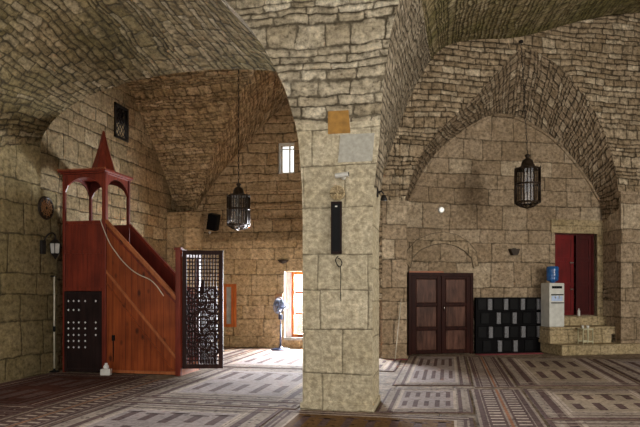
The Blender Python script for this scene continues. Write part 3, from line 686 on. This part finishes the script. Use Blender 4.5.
b.tube([(GW*.5, .006, zc_+.5), (GW*.5, .006, zc_+.72)], .02, 6)
b.build('scroll_ornament', M['lattice_wood'], gate)
# second leaf standing behind, half as tall pattern seen dark through the first
gate2 = bpy.data.objects.new('gate_leaf', None); C.objects.link(gate2); gate2.parent = mb
gate2.location = (a2+.075, DEP-.07, 0); gate2.rotation_euler[2] = math.radians(3)
frame(MB(), 0, .33, gz0, gz1-.62, 0, .035, .05).build('gate_frame', M['lattice_wood'], gate2)
b = MB()
for k in range(1, 6): b.box(.33*k/6-.014, .33*k/6+.014, .01, .025, gz0, gz1-.63)
for k in range(1, 18): z = gz0+(gz1-.62-gz0)*k/18; b.box(.03, .3, .014, .028, z-.014, z+.014)
b.build('grille', M['lattice_wood'], gate2)

# pale cord draped over the side of the pulpit
pts = [(100.5,219),(104,229),(110,243),(116,252),(122,260),(131,269),(140,275),(150,279.5),(157,286),(164,296)]
cd_ = MB().tube(dens([(L_(mx(u)), -.012, mz(v, u)) for u, v in pts], 4), .0085, 6).build('cord', M['pole'], mb); cd_['label'] = 'thin pale cord running in a curve over the side panel'
# small dark socket with its cord on the pine panel
t = thing('wall_switch', 'small dark switch with a cord low on the orange pine panel', 'switch', (mx(113), MY+.005, mz(338, 113)))
MB().bev(-.025, .025, -.01, .02, -.05, .05, .006).build('switch_box', M['black'], t)
MB().tube([(0, .004, -.05), (.004, .004, -.2), (-.004, .004, -.42)], .008, 6).build('cord', M['black'], t)
# tissue box on the floor
px_, py_ = onZ(105.5, 376.0); 
t = thing('tissue_box', 'white tissue box on the rug against the red pulpit', 'box', (px_, py_+.02, .015), .25)
MB().bev(-.085, .085, -.06, .06, 0, .105, .008).build('carton', M['white'], t)
b = MB(); b.lathe([(.03, .10), (.05, .135), (.035, .17), (.02, .19), (.03, .205)], 7, 0, None, False); b.build('tissue', M['tissue'], t)

# ------------------------------------------------------------------ hanging lanterns
def lantern(label, loc, topz, w, h, hook, lean=(0, 0)):
    """origin at the lantern's lowest point"""
    t = thing('hanging_lantern', label, 'lantern', loc)
    R = w/2; B = MB()
    hz = [.10*h, .44*h, .72*h]
    oct_ = lambda r, z, k: (r*math.cos(2*PI*(k+.5)/8), r*math.sin(2*PI*(k+.5)/8), z)
    for z in hz:
        for k in range(8): B.tube([oct_(R, z, k), oct_(R, z, k+1)], .020, 6)
    for k in range(8):
        B.tube([oct_(R, hz[0], k), oct_(R, hz[2], k)], .017, 6); B.tube([oct_(R, hz[2], k), oct_(R*1.02, hz[2]+.05*h, k)], [.015, .004], 6)
        a, b2 = Vector(oct_(R, 0, k)), Vector(oct_(R, 0, k+1))
        for q in (1/3, 2/3):
            p = a.lerp(b2, q); B.tube([(p.x, p.y, hz[0]), (p.x, p.y, hz[2])], .009, 5)
        B.tube([oct_(R, hz[0], k), oct_(R*.55, .03*h, k), (0, 0, 0)], .013, 5)
    B.build('cage', M['bronze'], t)
    G = MB(); G.lathe([(R*.55, .035*h), (R*.93, hz[0]), (R*.93, hz[2]), (R*.6, .76*h)], 8, 0, Matrix.Rotation(PI/8, 4, 'Z'), False); G.build('glass_panes', M['lens'], t)
    MB().lathe([(R*1.0, hz[2]-.005), (R*.78, .745*h), (R*.52, .78*h), (R*.46, .84*h), (R*.40, .88*h), (R*.2, .915*h), (R*.12, .93*h), (R*.20, .955*h), (R*.24, .975*h), (R*.1, h)], 16).build('crown', M['bronze'], t)
    MB().lathe([(.03, .3*h), (.05, .36*h), (.045, .5*h), (.02, .56*h)], 10).tube([(0,0,.5*h), (0,0,.8*h)], .012, 6).build('lamp_bulb', M['frosted'], t)
    zt = topz-loc[2]; ch = MB(); n = int((zt-h)/.075); top = Vector((lean[0], lean[1], zt)); bot = Vector((0, 0, h))
    for k in range(n):
        p = bot.lerp(top, k/n); q = bot.lerp(top, (k+1)/n); c = (p+q)/2; e = (q-p)*.62
        side_ = Vector((1, 0, 0)) if k % 2 else Vector((0, 1, 0))
        ch.tube([c-e, c-e*.5+side_*.014, c+e*.5+side_*.014, c+e, c+e*.5-side_*.014, c-e*.5-side_*.014, c-e], .0055, 5, cap=False)
    ch.build('chain', M['iron'], t)
    MB().lathe([(.05, zt-.03), (.05, zt), (.02, zt+.02)], 10, 0, Matrix.Translation((lean[0], lean[1], 0))).build('ceiling_hook', M['iron'], t)
    return t
LY = 11.95; lx, lz0 = onY(238.5, 230, LY); _, lz1 = onY(238.5, 183, LY)
lantern('glass lantern on a long chain in the left bay beside the pulpit', (lx, LY, lz0), far_h(lx, LY)[0]+.01, .46, lz1-lz0, None)
r = ray(527.5, 207); zcR = 12.55
def onZc(u, v, zc): a = ray(u, v); return a*zc+Vector((0, 0, EYE))
p0 = onZc(527.5, 208, zcR); p1 = onZc(526, 154, zcR); p2 = onZc(521, 41, zcR)
lantern('dark bronze lantern on a long chain before the pointed arch', tuple(p0), p2.z, .52, p1.z-p0.z, None, lean=(p2.x-p0.x, p2.y-p0.y))
def wall_at_plate(): pass

# ------------------------------------------------------------------ things on the pillar
def pp(u, v): x, z = onP(u, v); return x, z
x, z = pp(343.5, 177)
t = thing('security_camera', 'small white security camera on the front of the pillar', 'camera', (x, YP0, z))
MB().lathe([(.035, 0), (.035, .02), (.015, .03), (.012, .07)], 12, 0, Matrix.Rotation(PI/2, 4, 'X')).build('mount', M['white'], t)
Mt = Matrix.Translation((0, -.08, .01)) @ Matrix.Rotation(math.radians(-6), 4, 'Y') @ Matrix.Rotation(PI/2, 4, 'Y')
MB().lathe([(.026, -.09), (.032, -.08), (.032, .07), (.034, .075)], 14, 0, Mt).build('housing', M['white'], t)
MB().lathe([(.027, .074), (.024, .08), (.01, .081)], 14, 0, Mt).build('lens', M['black'], t)
x, z = pp(337.5, 193); R_ = .095
t = thing('carved_roundel', 'round carved stone medallion above the black tube on the pillar', 'medallion', (x, YP0, z))
Mx = Matrix.Rotation(PI/2, 4, 'X')
MB().lathe([(R_, 0), (R_, .025), (R_*.85, .035), (R_*.8, .02), (R_*.3, .02), (R_*.2, .04), (.01, .045)], 20, 0, Mx).build('disc', M['slab'], t)
b = MB()
for k in range(8):
    a = k*PI/4; b.tube([(R_*.25*math.cos(a), -.022, R_*.25*math.sin(a)), (R_*.8*math.cos(a), -.026, R_*.8*math.sin(a))], .009, 5)
b.build('rosette', M['slab'], t)
(x0, z1), (x1, z0) = pp(331.5, 202), pp(342, 254)
t = thing('display_panel', 'tall narrow black panel hung on the pillar', 'panel', ((x0+x1)/2, YP0, z0))
h_, H = (x1-x0)/2, z1-z0
MB().bev(-h_, h_, -.045, 0, 0, H, .006).build('case', M['black_wood'], t); MB().box(-h_+.018, h_-.018, -.048, -.044, .03, H-.03).build('face', M['black'], t)
MB().box(-.012, .016, -.051, -.047, H-.07, H-.055).build('small_light', M['white'], t)
pts = [pp(u, v) for u, v in ((338.5,256),(336,259),(336.5,263),(339.5,267),(342,264),(341,260),(338,258))]
pts2 = [pp(u, v) for u, v in ((340.5,266),(341,275),(340.5,290),(341,301))]
t = tag(MB().tube([(a, YP0-.012, b_) for a, b_ in dens([(a, b_, 0) for a, b_ in pts], 3) and [(q.x, q.y) for q in dens([(a, b_, 0) for a, b_ in pts], 3)]], .006, 6).tube([(a, YP0-.01, b_) for a, b_ in pts2], .0045, 5).build('cable', M['black']), 'looped dark cable hanging below the black panel on the pillar', 'cable')
# small lamp on the pillar's right side
zz = onX(379, 184, -.86)[1]
t = thing('side_lamp', 'small dark lamp bracket on the right side of the pillar', 'lamp', (-.885, 7.6, 2.72))
MB().bev(-.02, .02, -.05, .05, -.05, .05, .006).build('back_plate', M['iron'], t)
MB().tube([(0, 0, 0), (.06, 0, .02), (.09, 0, -.02)], .012, 6).lathe([(.02, -.03), (.045, -.08), (.04, -.1)], 10, 0, Matrix.Translation((.09, 0, 0))).build('lamp_head', M['iron'], t)

# ------------------------------------------------------------------ things on the left walls
XP = -6.98
def pl(u, v): return onX(u, v, XP)
y, z = pl(45.5, 208)
t = thing('wicker_plaque', 'round dark wicker plaque on the left wall above the sconce', 'plaque', (XP, y, z))
My = Matrix.Rotation(PI/2, 4, 'Y')
b = MB(); b.lathe([(.21, 0), (.21, .02), (.18, .035), (.17, .015), (.03, .015)], 24, 0, My); b.build('disc', M['bronze'], t)
b = MB()
for rr in (.05, .09, .13):
    b.tube([(.025, rr*math.cos(2*PI*k/20), rr*math.sin(2*PI*k/20)) for k in range(21)], .008, 5)
for k in range(12): a = k*PI/6; b.tube([(.022, .03*math.cos(a), .03*math.sin(a)), (.025, .17*math.cos(a), .17*math.sin(a))], .007, 5)
b.build('weave', M['box_brown'], t)
y, z = pl(47, 250)
t = thing('wall_sconce', 'black lantern sconce on a curved iron bracket on the left wall', 'wall lamp', (XP, y, z))
MB().bev(0, .05, -.20, -.09, -.08, .16, .006).build('back_plate', M['iron'], t)
pts = [(.03, -.14, .12), (.08, -.11, .24), (.12, -.03, .30), (.13, .04, .27), (.13, .05, .20)]
MB().tube(dens(pts, 4), .014, 7).build('bracket', M['iron'], t)
Mt = Matrix.Translation((.13, .05, 0))
MB().lathe([(.006, -.17), (.03, -.13), (.06, -.09), (.085, -.06)], 6, 0, Mt, False).build('lantern_finial', M['iron'], t)
MB().lathe([(.10, .115), (.06, .17), (.02, .20), (.01, .24)], 6, 0, Mt, False).build('lantern_cap', M['iron'], t)
b = MB()
for k in range(6): a = k*PI/3; b.tube([(.13+.082*math.cos(a), .05+.082*math.sin(a), -.06), (.13+.098*math.cos(a), .05+.098*math.sin(a), .115)], .007, 5)
b.build('lantern_ribs', M['iron'], t)
MB().lathe([(.075, -.06), (.09, .115)], 6, 0, Mt, False).build('lantern_glass', M['milk'], t)
# pale pole standing against the wall
py0 = 9.55; pz1 = onX(53, 277, XP)[1]
t = thing('pole', 'thin pale pole standing upright against the left wall', 'pole', (XP+.06, py0, .012))
MB().tube([(0, 0, .0), (0, 0, pz1)], .014, 8).build('shaft', M['pole'], t)
MB().tube([(0, -.10, pz1), (0, .05, pz1)], .012, 6).build('top_bar', M['black'], t)
MB().lathe([(.02, .72), (.024, .74), (.024, .80), (.02, .82)], 10).build('clamp', M['black'], t)
MB().lathe([(.09, 0), (.09, .015), (.02, .03), (.016, .06)], 12).build('foot', M['black'], t)

# ------------------------------------------------------------------ far left bay: speaker, fan, small fittings
sxp, szp = onY(213.5, 222, YB-.25)
t = thing('loudspeaker', 'black loudspeaker tilted on the corner of the far wall', 'speaker', (sxp, YB-.25, szp))
Mt = Matrix.Rotation(math.radians(14), 4, 'Y') @ Matrix.Rotation(math.radians(14), 4, 'X')
MB().bev(-.135, .135, -.11, .10, -.21, .21, .025, 0, Mt).build('cabinet', M['black'], t)
MB().bev(-.115, .115, -.122, -.105, -.19, .19, .015, 0, Mt).build('grille', M['char'], t)
MB().tube([(0, .08, 0), (-.02, .2, 0), (-.02, .25, .02)], .02, 8).bev(-.08, .04, .23, .25, -.07, .09, .005).build('bracket', M['iron'], t)
MB().lathe([(.012, -.31), (.03, -.27), (.03, -.24)], 8, 0, Matrix.Translation((-.09, -.03, 0))).build('cable_gland', M['offwhite'], t)
fxp, fyp = onZ(280.5, 350.5)
t = thing('pedestal_fan', 'blue and white pedestal fan by the tall sunlit window', 'fan', (fxp, fyp, .015), math.radians(-38))
MB().lathe([(.23, 0), (.23, .015), (.18, .035), (.05, .05), (.035, .09)], 24).build('base', M['navy'], t)
MB().tube([(0, 0, .06), (0, 0, .62)], .022, 10).tube([(0, 0, .6), (0, 0, .98)], .014, 8).build('pole', M['navy'], t)
MB().bev(-.05, .05, -.03, .04, .74, .86, .012).build('control_box', M['navy'], t)
Mh = Matrix.Translation((0, 0, 1.08)) @ Matrix.Rotation(math.radians(-8), 4, 'X')
b = MB(); b.lathe([(.035, -.20), (.065, -.18), (.07, -.04), (.05, .0)], 14, 0, Mh @ Matrix.Rotation(PI/2, 4, 'X')); b.build('motor', M['navy'], t)
b = MB(); RG = .215
for k in range(28):
    a = 2*PI*k/28; q_ = [Mh @ Vector((r_*math.cos(a), -y_, r_*math.sin(a))) for r_, y_ in ((.04, .10), (.14, .095), (RG, .05), (.15, -.0), (.05, -.02))]
    b.tube(q_, .0045, 4)
for r_, y_ in ((RG, .05), (.14, .095), (.08, .1), (.15, 0)): b.tube([Mh @ Vector((r_*math.cos(2*PI*k/28), -y_, r_*math.sin(2*PI*k/28))) for k in range(29)], .007, 5)
b.build('guard', M['guard'], t)
for k in range(3):
    a = 2*PI*k/3+.4; b = MB(); ca, sa = math.cos(a), math.sin(a)
    pr_ = []
    for r_, w_ in ((.03, .03), (.09, .075), (.15, .10), (.19, .07)):
        pr_.append([Mh @ Vector((r_*ca-o_*sa, -.045-o_*.35, r_*sa+o_*ca)) for o_ in (-w_, 0, w_)])
    b.grid(pr_); bl = b.build('blade', M['bluegrey'], t)
    so = bl.modifiers.new('thick', 'SOLIDIFY'); so.thickness = .006
x, z = onY(284, 261, YB)
t = thing('wall_uplight', 'small dark half-bowl wall light above the tall window', 'wall lamp', (x, YB, z))
MB().lathe([(.02, -.07), (.10, -.04), (.15, .02), (.14, .03), (.05, .0)], 14, 0, Matrix.Translation((0, -.08, 0)) @ Matrix.Scale(.6, 4, (0, 1, 0))).build('shade', M['bronze'], t)
MB().box(-.04, .04, -.03, 0, -.05, .02).build('mount', M['iron'], t)
x, z = onY(279.5, 297.5, YB)
t = thing('junction_box', 'small brown box on the wall left of the tall window', 'box', (x, YB, z))
MB().bev(-.10, .10, -.06, 0, -.10, .10, .008).build('case', M['box_brown'], t); MB().bev(-.085, .085, -.066, -.058, -.085, .085, .004).build('cover', M['box_brown'], t)

# ------------------------------------------------------------------ right bay: fittings, screen, dispenser
s, z = onR(441, 210, 0)
t = thing('bulkhead_lamp', 'small round white lamp lit on the wall above the brown door', 'wall lamp', Rw(s, 0, z), RA)
MB().lathe([(.075, 0), (.075, .03), (.06, .04)], 18, 0, Mx).build('rim', M['offwhite'], t); MB().lathe([(.06, .03), (.05, .06), (.02, .07)], 18, 0, Mx).build('diffuser', M['lamp_glow'], t)
s, z = onR(512.8, 252, 0)
t = thing('wall_uplight', 'small dark tapered wall light above the black screen', 'wall lamp', Rw(s, 0, z), RA)
MB().prism([(-.06, -.08), (.06, -.08), (.125, .07), (-.125, .07)], 'y', -.13, 0).build('shade', M['bronze'], t); MB().box(-.03, .03, -.10, -.03, .07, .085).build('bulb_cover', M['iron'], t)
# black screen
DS = -.16
s0, z1 = onR(475.5, 297.5, DS); s1, _ = onR(551, 300, DS); W = (s1-s0); H = z1
t = thing('black_screen', 'low black panelled screen with staggered grey strips against the wall', 'screen', Rw(s0, DS), RA)
MB().bev(0, W, .02, .06, 0, H, .004).build('back_board', M['char'], t)
b = MB(); frame(b, 0, W, 0, H, -.03, .03, .035)
for k in (1, 2, 3): b.box(.035, W-.035, -.02, .03, H*k/4-.012, H*k/4+.012)
b.box(W-.16, W-.145, -.02, .03, .035, H-.035)
b.build('frame', M['char'], t)
for r_, us in enumerate(((489.7,505.7,522.5,538.7),(498.4,514.2,538.9),(490.5,506.2,523,539),(499.6,515.2))):
    for u in us:
        x = onR(u, 300, DS)[0]-s0; zt = H*(4-r_)/4
        MB().bev(x-.05, x+.05, -.028, .02, zt-H/4+.035, zt-.03, .004).build('grey_strip', M['grey_strip'], t)
for r_, us in enumerate(((482,498,514,531),(485,506,527),(482,498,514,531),(487,507,529))):
    for u in us:
        x = onR(u, 300, DS)[0]-s0; zt = H*(4-r_)/4
        MB().bev(x-.10, x+.10, -.008, .02, zt-H/4+.04, zt-.035, .006).build('black_panel', M['black'], t)
# water dispenser
DWp = -.57
s0, zt = onR(549.5, 282.5, DWp); s1, zb = onR(564.5, 326, DWp)
Wd = (s1-s0)/2; Hd = 1.02
t = thing('water_dispenser', 'white water dispenser standing on the stone step', 'water dispenser', Rw((s0+s1)/2, DWp+.2, SZ2), RA)
MB().bev(-Wd, Wd, -.20, .16, 0, Hd, .02).build('body', M['offwhite'], t)
MB().bev(-Wd+.06, Wd-.06, -.207, -.19, Hd-.13, Hd-.07, .01).build('control_panel', M['black'], t)
MB().bev(-Wd+.05, Wd-.05, -.206, -.19, Hd-.42, Hd-.30, .01).build('tap_recess', M['bluegrey'], t)
MB().box(-Wd+.04, Wd-.04, -.225, -.2, Hd-.285, Hd-.26).build('tap_shelf', M['black'], t)
MB().box(-Wd+.04, Wd-.04, -.24, -.2, Hd-.47, Hd-.45).build('drip_tray', M['black'], t)
for sx in (-.05, .05): MB().tube([(sx, -.2, Hd-.32), (sx, -.235, Hd-.32), (sx, -.235, Hd-.36)], .012, 6).build('tap', M['white'], t)
t = thing('water_bottle', 'large blue water bottle upturned on the white dispenser', 'bottle', Rw((s0+s1)/2, DWp+.18, SZ2+Hd), RA)
MB().lathe([(.05, 0), (.06, .03), (.13, .06), (.14, .09), (.132, .12), (.14, .15), (.14, .22), (.132, .24), (.14, .27), (.14, .36), (.12, .39), (.02, .395)], 22).build('bottle_body', M['blue'], t)
# little cream stool with bits on it
s, z = onR(586, 346, -.85)
t = thing('stool', 'small cream open-frame stool on the lower stone step', 'stool', Rw(s, -.83, SZ1), RA)
w2, hh = .13, .36
b = MB(); b.bev(-w2, w2, -.11, .11, hh-.03, hh, .006); b.build('seat', M['cream'], t)
for sx in (-1, 1):
    for sy in (-1, 1): MB().box(sx*w2-.014 if sx > 0 else -w2, sx*w2 if sx > 0 else -w2+.014, sy*.09-.012, sy*.09+.012, 0, hh-.03).build('leg', M['cream'], t)
MB().box(-w2, w2, -.10, -.08, .05, .08).box(-w2, w2, .08, .10, .05, .08).box(-.012, .012, -.10, -.085, .08, hh-.03).build('rail', M['cream'], t)
for k, (dx, r_, lab) in enumerate(((-.07, .03, 'left'), (.06, .035, 'right'))):
    tag(MB().lathe([(r_*.8, 0), (r_, .06), (r_*.9, .065)], 12).build('cup', M['white'], None, Rw(s+dx, -.83, SZ1+hh)), 'small white cup on the cream stool, the %s one of two' % lab, 'cup', 'cups on the stool')
s_b, _ = onR(576.5, 310, .05)
t = tag(MB().lathe([(.03, 0), (.033, .02), (.033, .12), (.014, .16), (.014, .19)], 12).build('small_bottle', M['white'], None, Rw(s_b, -.04, rdz0-.02)), 'small pale bottle on the sill before the gap of the red doors', 'bottle')
# thin stick leaning on the pier beside the brown door
a = onR(395, 350, DF-.30); bq = onR(401.5, 300, DF-.07)
P0 = Rw(a[0], DF-.30, .016); P1 = Rw(bq[0], DF-.05, 1.28)
tag(MB().tube([P0, P1], .010, 6).build('stick', M['pole']), 'thin pale stick leaning on the stone pier left of the brown door', 'stick')

# ------------------------------------------------------------------ rugs
RM = [M[k] for k in ('rug_grey', 'beam_rug_dark', 'rug_beige', 'rug_motif', 'rug_motif2', 'rug_red', 'rug_gold', 'rug_orange', 'rug_pale', 'rug_crimson')]
GREY, DARK, BEIGE, MOTIF, FINE, RED, GOLD, ORANGE, PALE, CRIM = range(10)
def rug(label, x0, x1, y0, y1, style, skew=0.0, z=.001, group='rugs on the mosque floor'):
    W, L = x1-x0, y1-y0; b = MB(); T = .009; k_ = min(1, W/2.1, L/2.2)
    def P(x, y, h): return (x0+x, y0+y+skew*(x), z+h)
    def q(a, c, d, e, mat, lay): b.face([P(a, d, T+lay*.0009), P(c, d, T+lay*.0009), P(c, e, T+lay*.0009), P(a, e, T+lay*.0009)], [(a+x0, d), (c+x0, d), (c+x0, e), (a+x0, e)], mat)
    for A, B in (((0,0),(W,0)), ((W,0),(W,L)), ((W,L),(0,L)), ((0,L),(0,0))): b.face([P(*A,0), P(*B,0), P(*B,T), P(*A,T)], None, style['edge'])
    q(0, W, 0, L, style['edge'], 0)
    g = .05*k_; q(g, W-g, g, L-g, style['ground'], 1)
    for a, w, m in style['sides']:
        q(a*k_, (a+w)*k_, g, L-g, m, 2); q(W-(a+w)*k_, W-a*k_, g, L-g, m, 2)
    for a, w, m in style['ends']:
        q(g, W-g, a*k_, (a+w)*k_, m, 3); q(g, W-g, L-(a+w)*k_, L-a*k_, m, 3)
    f = style['inset']*k_; q(f-.03, W-f+.03, f-.03, L-f+.03, style['line'], 3); q(f, W-f, f, L-f, style['field'], 4)
    nx, ny = style['bars']; fw, fh = W-2*f, L-2*f; r = random.Random(len(label))
    for i in range(nx):
        for j in range(ny):
            cx = f+fw*(i+.5)/nx; cy = f+fh*(j+.5)/ny; hw = style.get('bw', .055)*k_; hl = fh/ny*(.26+.10*((i+j) % 2))
            q(cx-hw, cx+hw, cy-hl, cy+hl, style['bar'], 5)
            if ny == 1 or j % 2: q(cx-hw*2.2, cx+hw*2.2, cy+hl-.05*k_, cy+hl, style['bar'], 5)
    o = b.build('prayer_rug', RM); tag(o, label, 'rug', group); return o
S1 = dict(edge=DARK, ground=MOTIF, sides=[(.10,.05,FINE), (.22,.09,DARK), (.35,.03,PALE)], ends=[(.12,.03,DARK), (.20,.02,PALE), (.27,.03,DARK)], inset=.42, line=PALE, field=GREY, bars=(5, 2), bar=DARK)
S2 = dict(edge=DARK, ground=FINE, sides=[(.08,.06,MOTIF), (.19,.11,DARK), (.34,.05,PALE)], ends=[(.10,.05,MOTIF), (.19,.03,DARK), (.27,.02,PALE)], inset=.44, line=PALE, field=BEIGE, bars=(4, 2), bar=DARK, bw=.06)
S3 = dict(edge=DARK, ground=RED, sides=[(.10,.06,DARK), (.20,.02,PALE), (.30,.12,DARK)], ends=[(.08,.10,DARK), (.24,.025,PALE), (.32,.10,DARK)], inset=.55, line=DARK, field=RED, bars=(3, 2), bar=DARK, bw=.10)
S4 = dict(edge=DARK, ground=FINE, sides=[(.08,.04,DARK)], ends=[(.06,.03,PALE), (.12,.05,DARK)], inset=.24, line=PALE, field=GOLD, bars=(7, 2), bar=DARK, bw=.05)
def runner(label, x0, x1, y0, y1, skew=0.0, z=.001):
    """narrow border strip: dark edges, ladder of pale rungs, orange line along the middle"""
    W, L = x1-x0, y1-y0; b = MB(); T = .009
    def P(x, y, h): return (x0+x, y0+y+skew*x, z+h)
    def q(a, c, d, e, mat, lay): b.face([P(a, d, T+lay*.0009), P(c, d, T+lay*.0009), P(c, e, T+lay*.0009), P(a, e, T+lay*.0009)], [(a, d), (c, d), (c, e), (a, e)], mat)
    for A, B in (((0,0),(W,0)), ((W,0),(W,L)), ((W,L),(0,L)), ((0,L),(0,0))): b.face([P(*A,0), P(*B,0), P(*B,T), P(*A,T)], None, DARK)
    q(0, W, 0, L, FINE, 0); q(W*.05, W*.14, .02, L-.02, DARK, 1); q(W*.86, W*.95, .02, L-.02, DARK, 1)
    q(W*.16, W*.44, .02, L-.02, DARK, 1); q(W*.56, W*.84, .02, L-.02, DARK, 1); q(W*.475, W*.525, .0, L, ORANGE, 1)
    n = int(L/.16)
    for k in range(n):
        d = .04+(L-.08)*k/n
        q(W*.20, W*.40, d, d+.06, PALE, 2); q(W*.60, W*.80, d, d+.06, PALE, 2)
    o = b.build('rug_runner', RM); tag(o, label, 'rug', 'runners on the mosque floor'); return o
SK = math.tan(TH)*.9
# right side, back row and front row
rug('grey rug in front of the brown door', -.85, .36, 9.35, 13.45, S1, SK)
rug('beige rug in front of the black screen', 1.06, 2.95, 9.35+.38, 13.55, S2, SK)
rug('worn rug along the stone steps at the right edge', 3.02, 5.6, 10.1, 13.75, S1, SK)
rug('mauve grey rug right of the pillar base', -.85, .30, 7.25, 9.02, S1, SK)
rug('beige rug in the right foreground', 1.10, 2.92, 7.3, 9.40, S2, SK)
rug('dark patterned rug in the right corner of the foreground', 3.0, 5.4, 7.7, 9.95, S1, SK)
runner('ladder-patterned runner with orange line, nearest strip right of the pillar', .34, 1.05, 5.0, 9.2, SK)
runner('ladder-patterned runner leading to the gap between door and screen', .40, 1.02, 9.42, 13.6, SK)
rug('golden brown rug in front of the pillar', -1.95, .28, 5.2, 7.16, S4, 0)
rug('fine patterned rug in the right foreground edge', 1.10, 4.6, 5.0, 7.22, S2, SK)
# left side
rug('dark red rug in front of the red pulpit', -6.9, -5.05, 6.4, 9.5, S3, 0)
runner('ladder-patterned runner right of the dark red rug', -5.0, -4.3, 5.0, 9.1, 0)
rug('grey rug left of the pillar in the foreground', -4.25, -2.0, 4.9, 7.2, S1, 0)
rug('grey rug between the red pulpit and the pillar', -4.25, -1.85, 7.6, 10.75, S1, 0)
rug('sunlit rug by the pedestal fan', -4.6, -2.2, 10.9, 14.3, S1, 0)
rug('worn rug beside the lattice gate', -6.6, -4.7, 10.9, 14.3, S2, 0)
rug('narrow rug behind the pillar in the side passage', -2.1, -.95, 10.9, 12.9, S2, 0)
rug('patterned rug strip before the pillar on its left side', -4.25, -1.85, 7.23, 7.56, dict(edge=DARK, ground=MOTIF, sides=[(.3,.2,DARK)], ends=[(.12,.12,PALE)], inset=.6, line=DARK, field=MOTIF, bars=(9, 1), bar=DARK, bw=.4), 0)
rug('dark rug in the left corner of the foreground', -7.0, -5.05, 4.4, 6.35, S3, 0)
s0, _ = onR(478, 353, -.45)
o = MB().box(0, 1.6, 0, .22, .0, .012).build('floor_mat', M['rug_crimson'], None, Rw(s0, -.52, .001), RA); tag(o, 'thin crimson mat on the floor along the foot of the black screen', 'mat')
s0, _ = onR(383, 353, DF-.1)
o = MB().box(0, .5, 0, .14, .0, .012).build('floor_mat', M['rug_crimson'], None, Rw(s0, DF-.26, .001), RA); tag(o, 'short red mat at the foot of the stone pier behind the pillar', 'mat')

# ------------------------------------------------------------------ light
w = bpy.data.worlds.new('daylight'); bpy.context.scene.world = w; w.use_nodes = True
bg = w.node_tree.nodes['Background']; bg.inputs[0].default_value = (1.0, .965, .925, 1); bg.inputs[1].default_value = 2.4
def area(name, loc, rot, sx, sy, power, col):
    l = bpy.data.lights.new(name, 'AREA'); l.shape = 'RECTANGLE'; l.size = sx; l.size_y = sy; l.energy = power; l.color = col
    o = bpy.data.objects.new(name, l); C.objects.link(o); o.location = loc; o.rotation_euler = rot; return o
# daylight pressing in through the tall window and the high window of the left bay
area('window_daylight', ((dx0+dx1)/2+.1, YB+.75, (dz0+dz1)/2), (math.radians(-82), 0, 0), 1.5, 1.7, 2700, (.96,.96,1.0))
def aim(loc, to): return (Vector(to)-Vector(loc)).to_track_quat('-Z', 'Y').to_euler()
# added fill lamps before the windowless side walls of the front bay, out of frame
a = (8.8, 4.5, 3.2); area('side_fill', a, aim(a, (-3, 9.5, 3.6)), 3.0, 4.0, 900, (1.0,.95,.86))
a = (-6.8, 2.0, 3.4); area('side_fill', a, aim(a, (3, 13, 3.2)), 3.0, 4.0, 220, (1.0,.95,.86))
# ------------------------------------------------------------------ camera
cd = bpy.data.cameras.new('camera'); cam = bpy.data.objects.new('camera', cd); C.objects.link(cam); bpy.context.scene.camera = cam
cam.location = (0, 0, EYE); cam.rotation_euler = (PI/2, 0, TH); cd.sensor_width = 36; cd.lens = 36*F/640; cd.shift_y = (HOR-213.5)/640; cd.clip_end = 200
sc = bpy.context.scene
sc.view_settings.view_transform = 'Standard'; sc.view_settings.look = 'None'; sc.view_settings.gamma = 1; sc.view_settings.exposure = -.03
sc.view_settings.use_curve_mapping = False
sc.cycles.max_bounces = 6
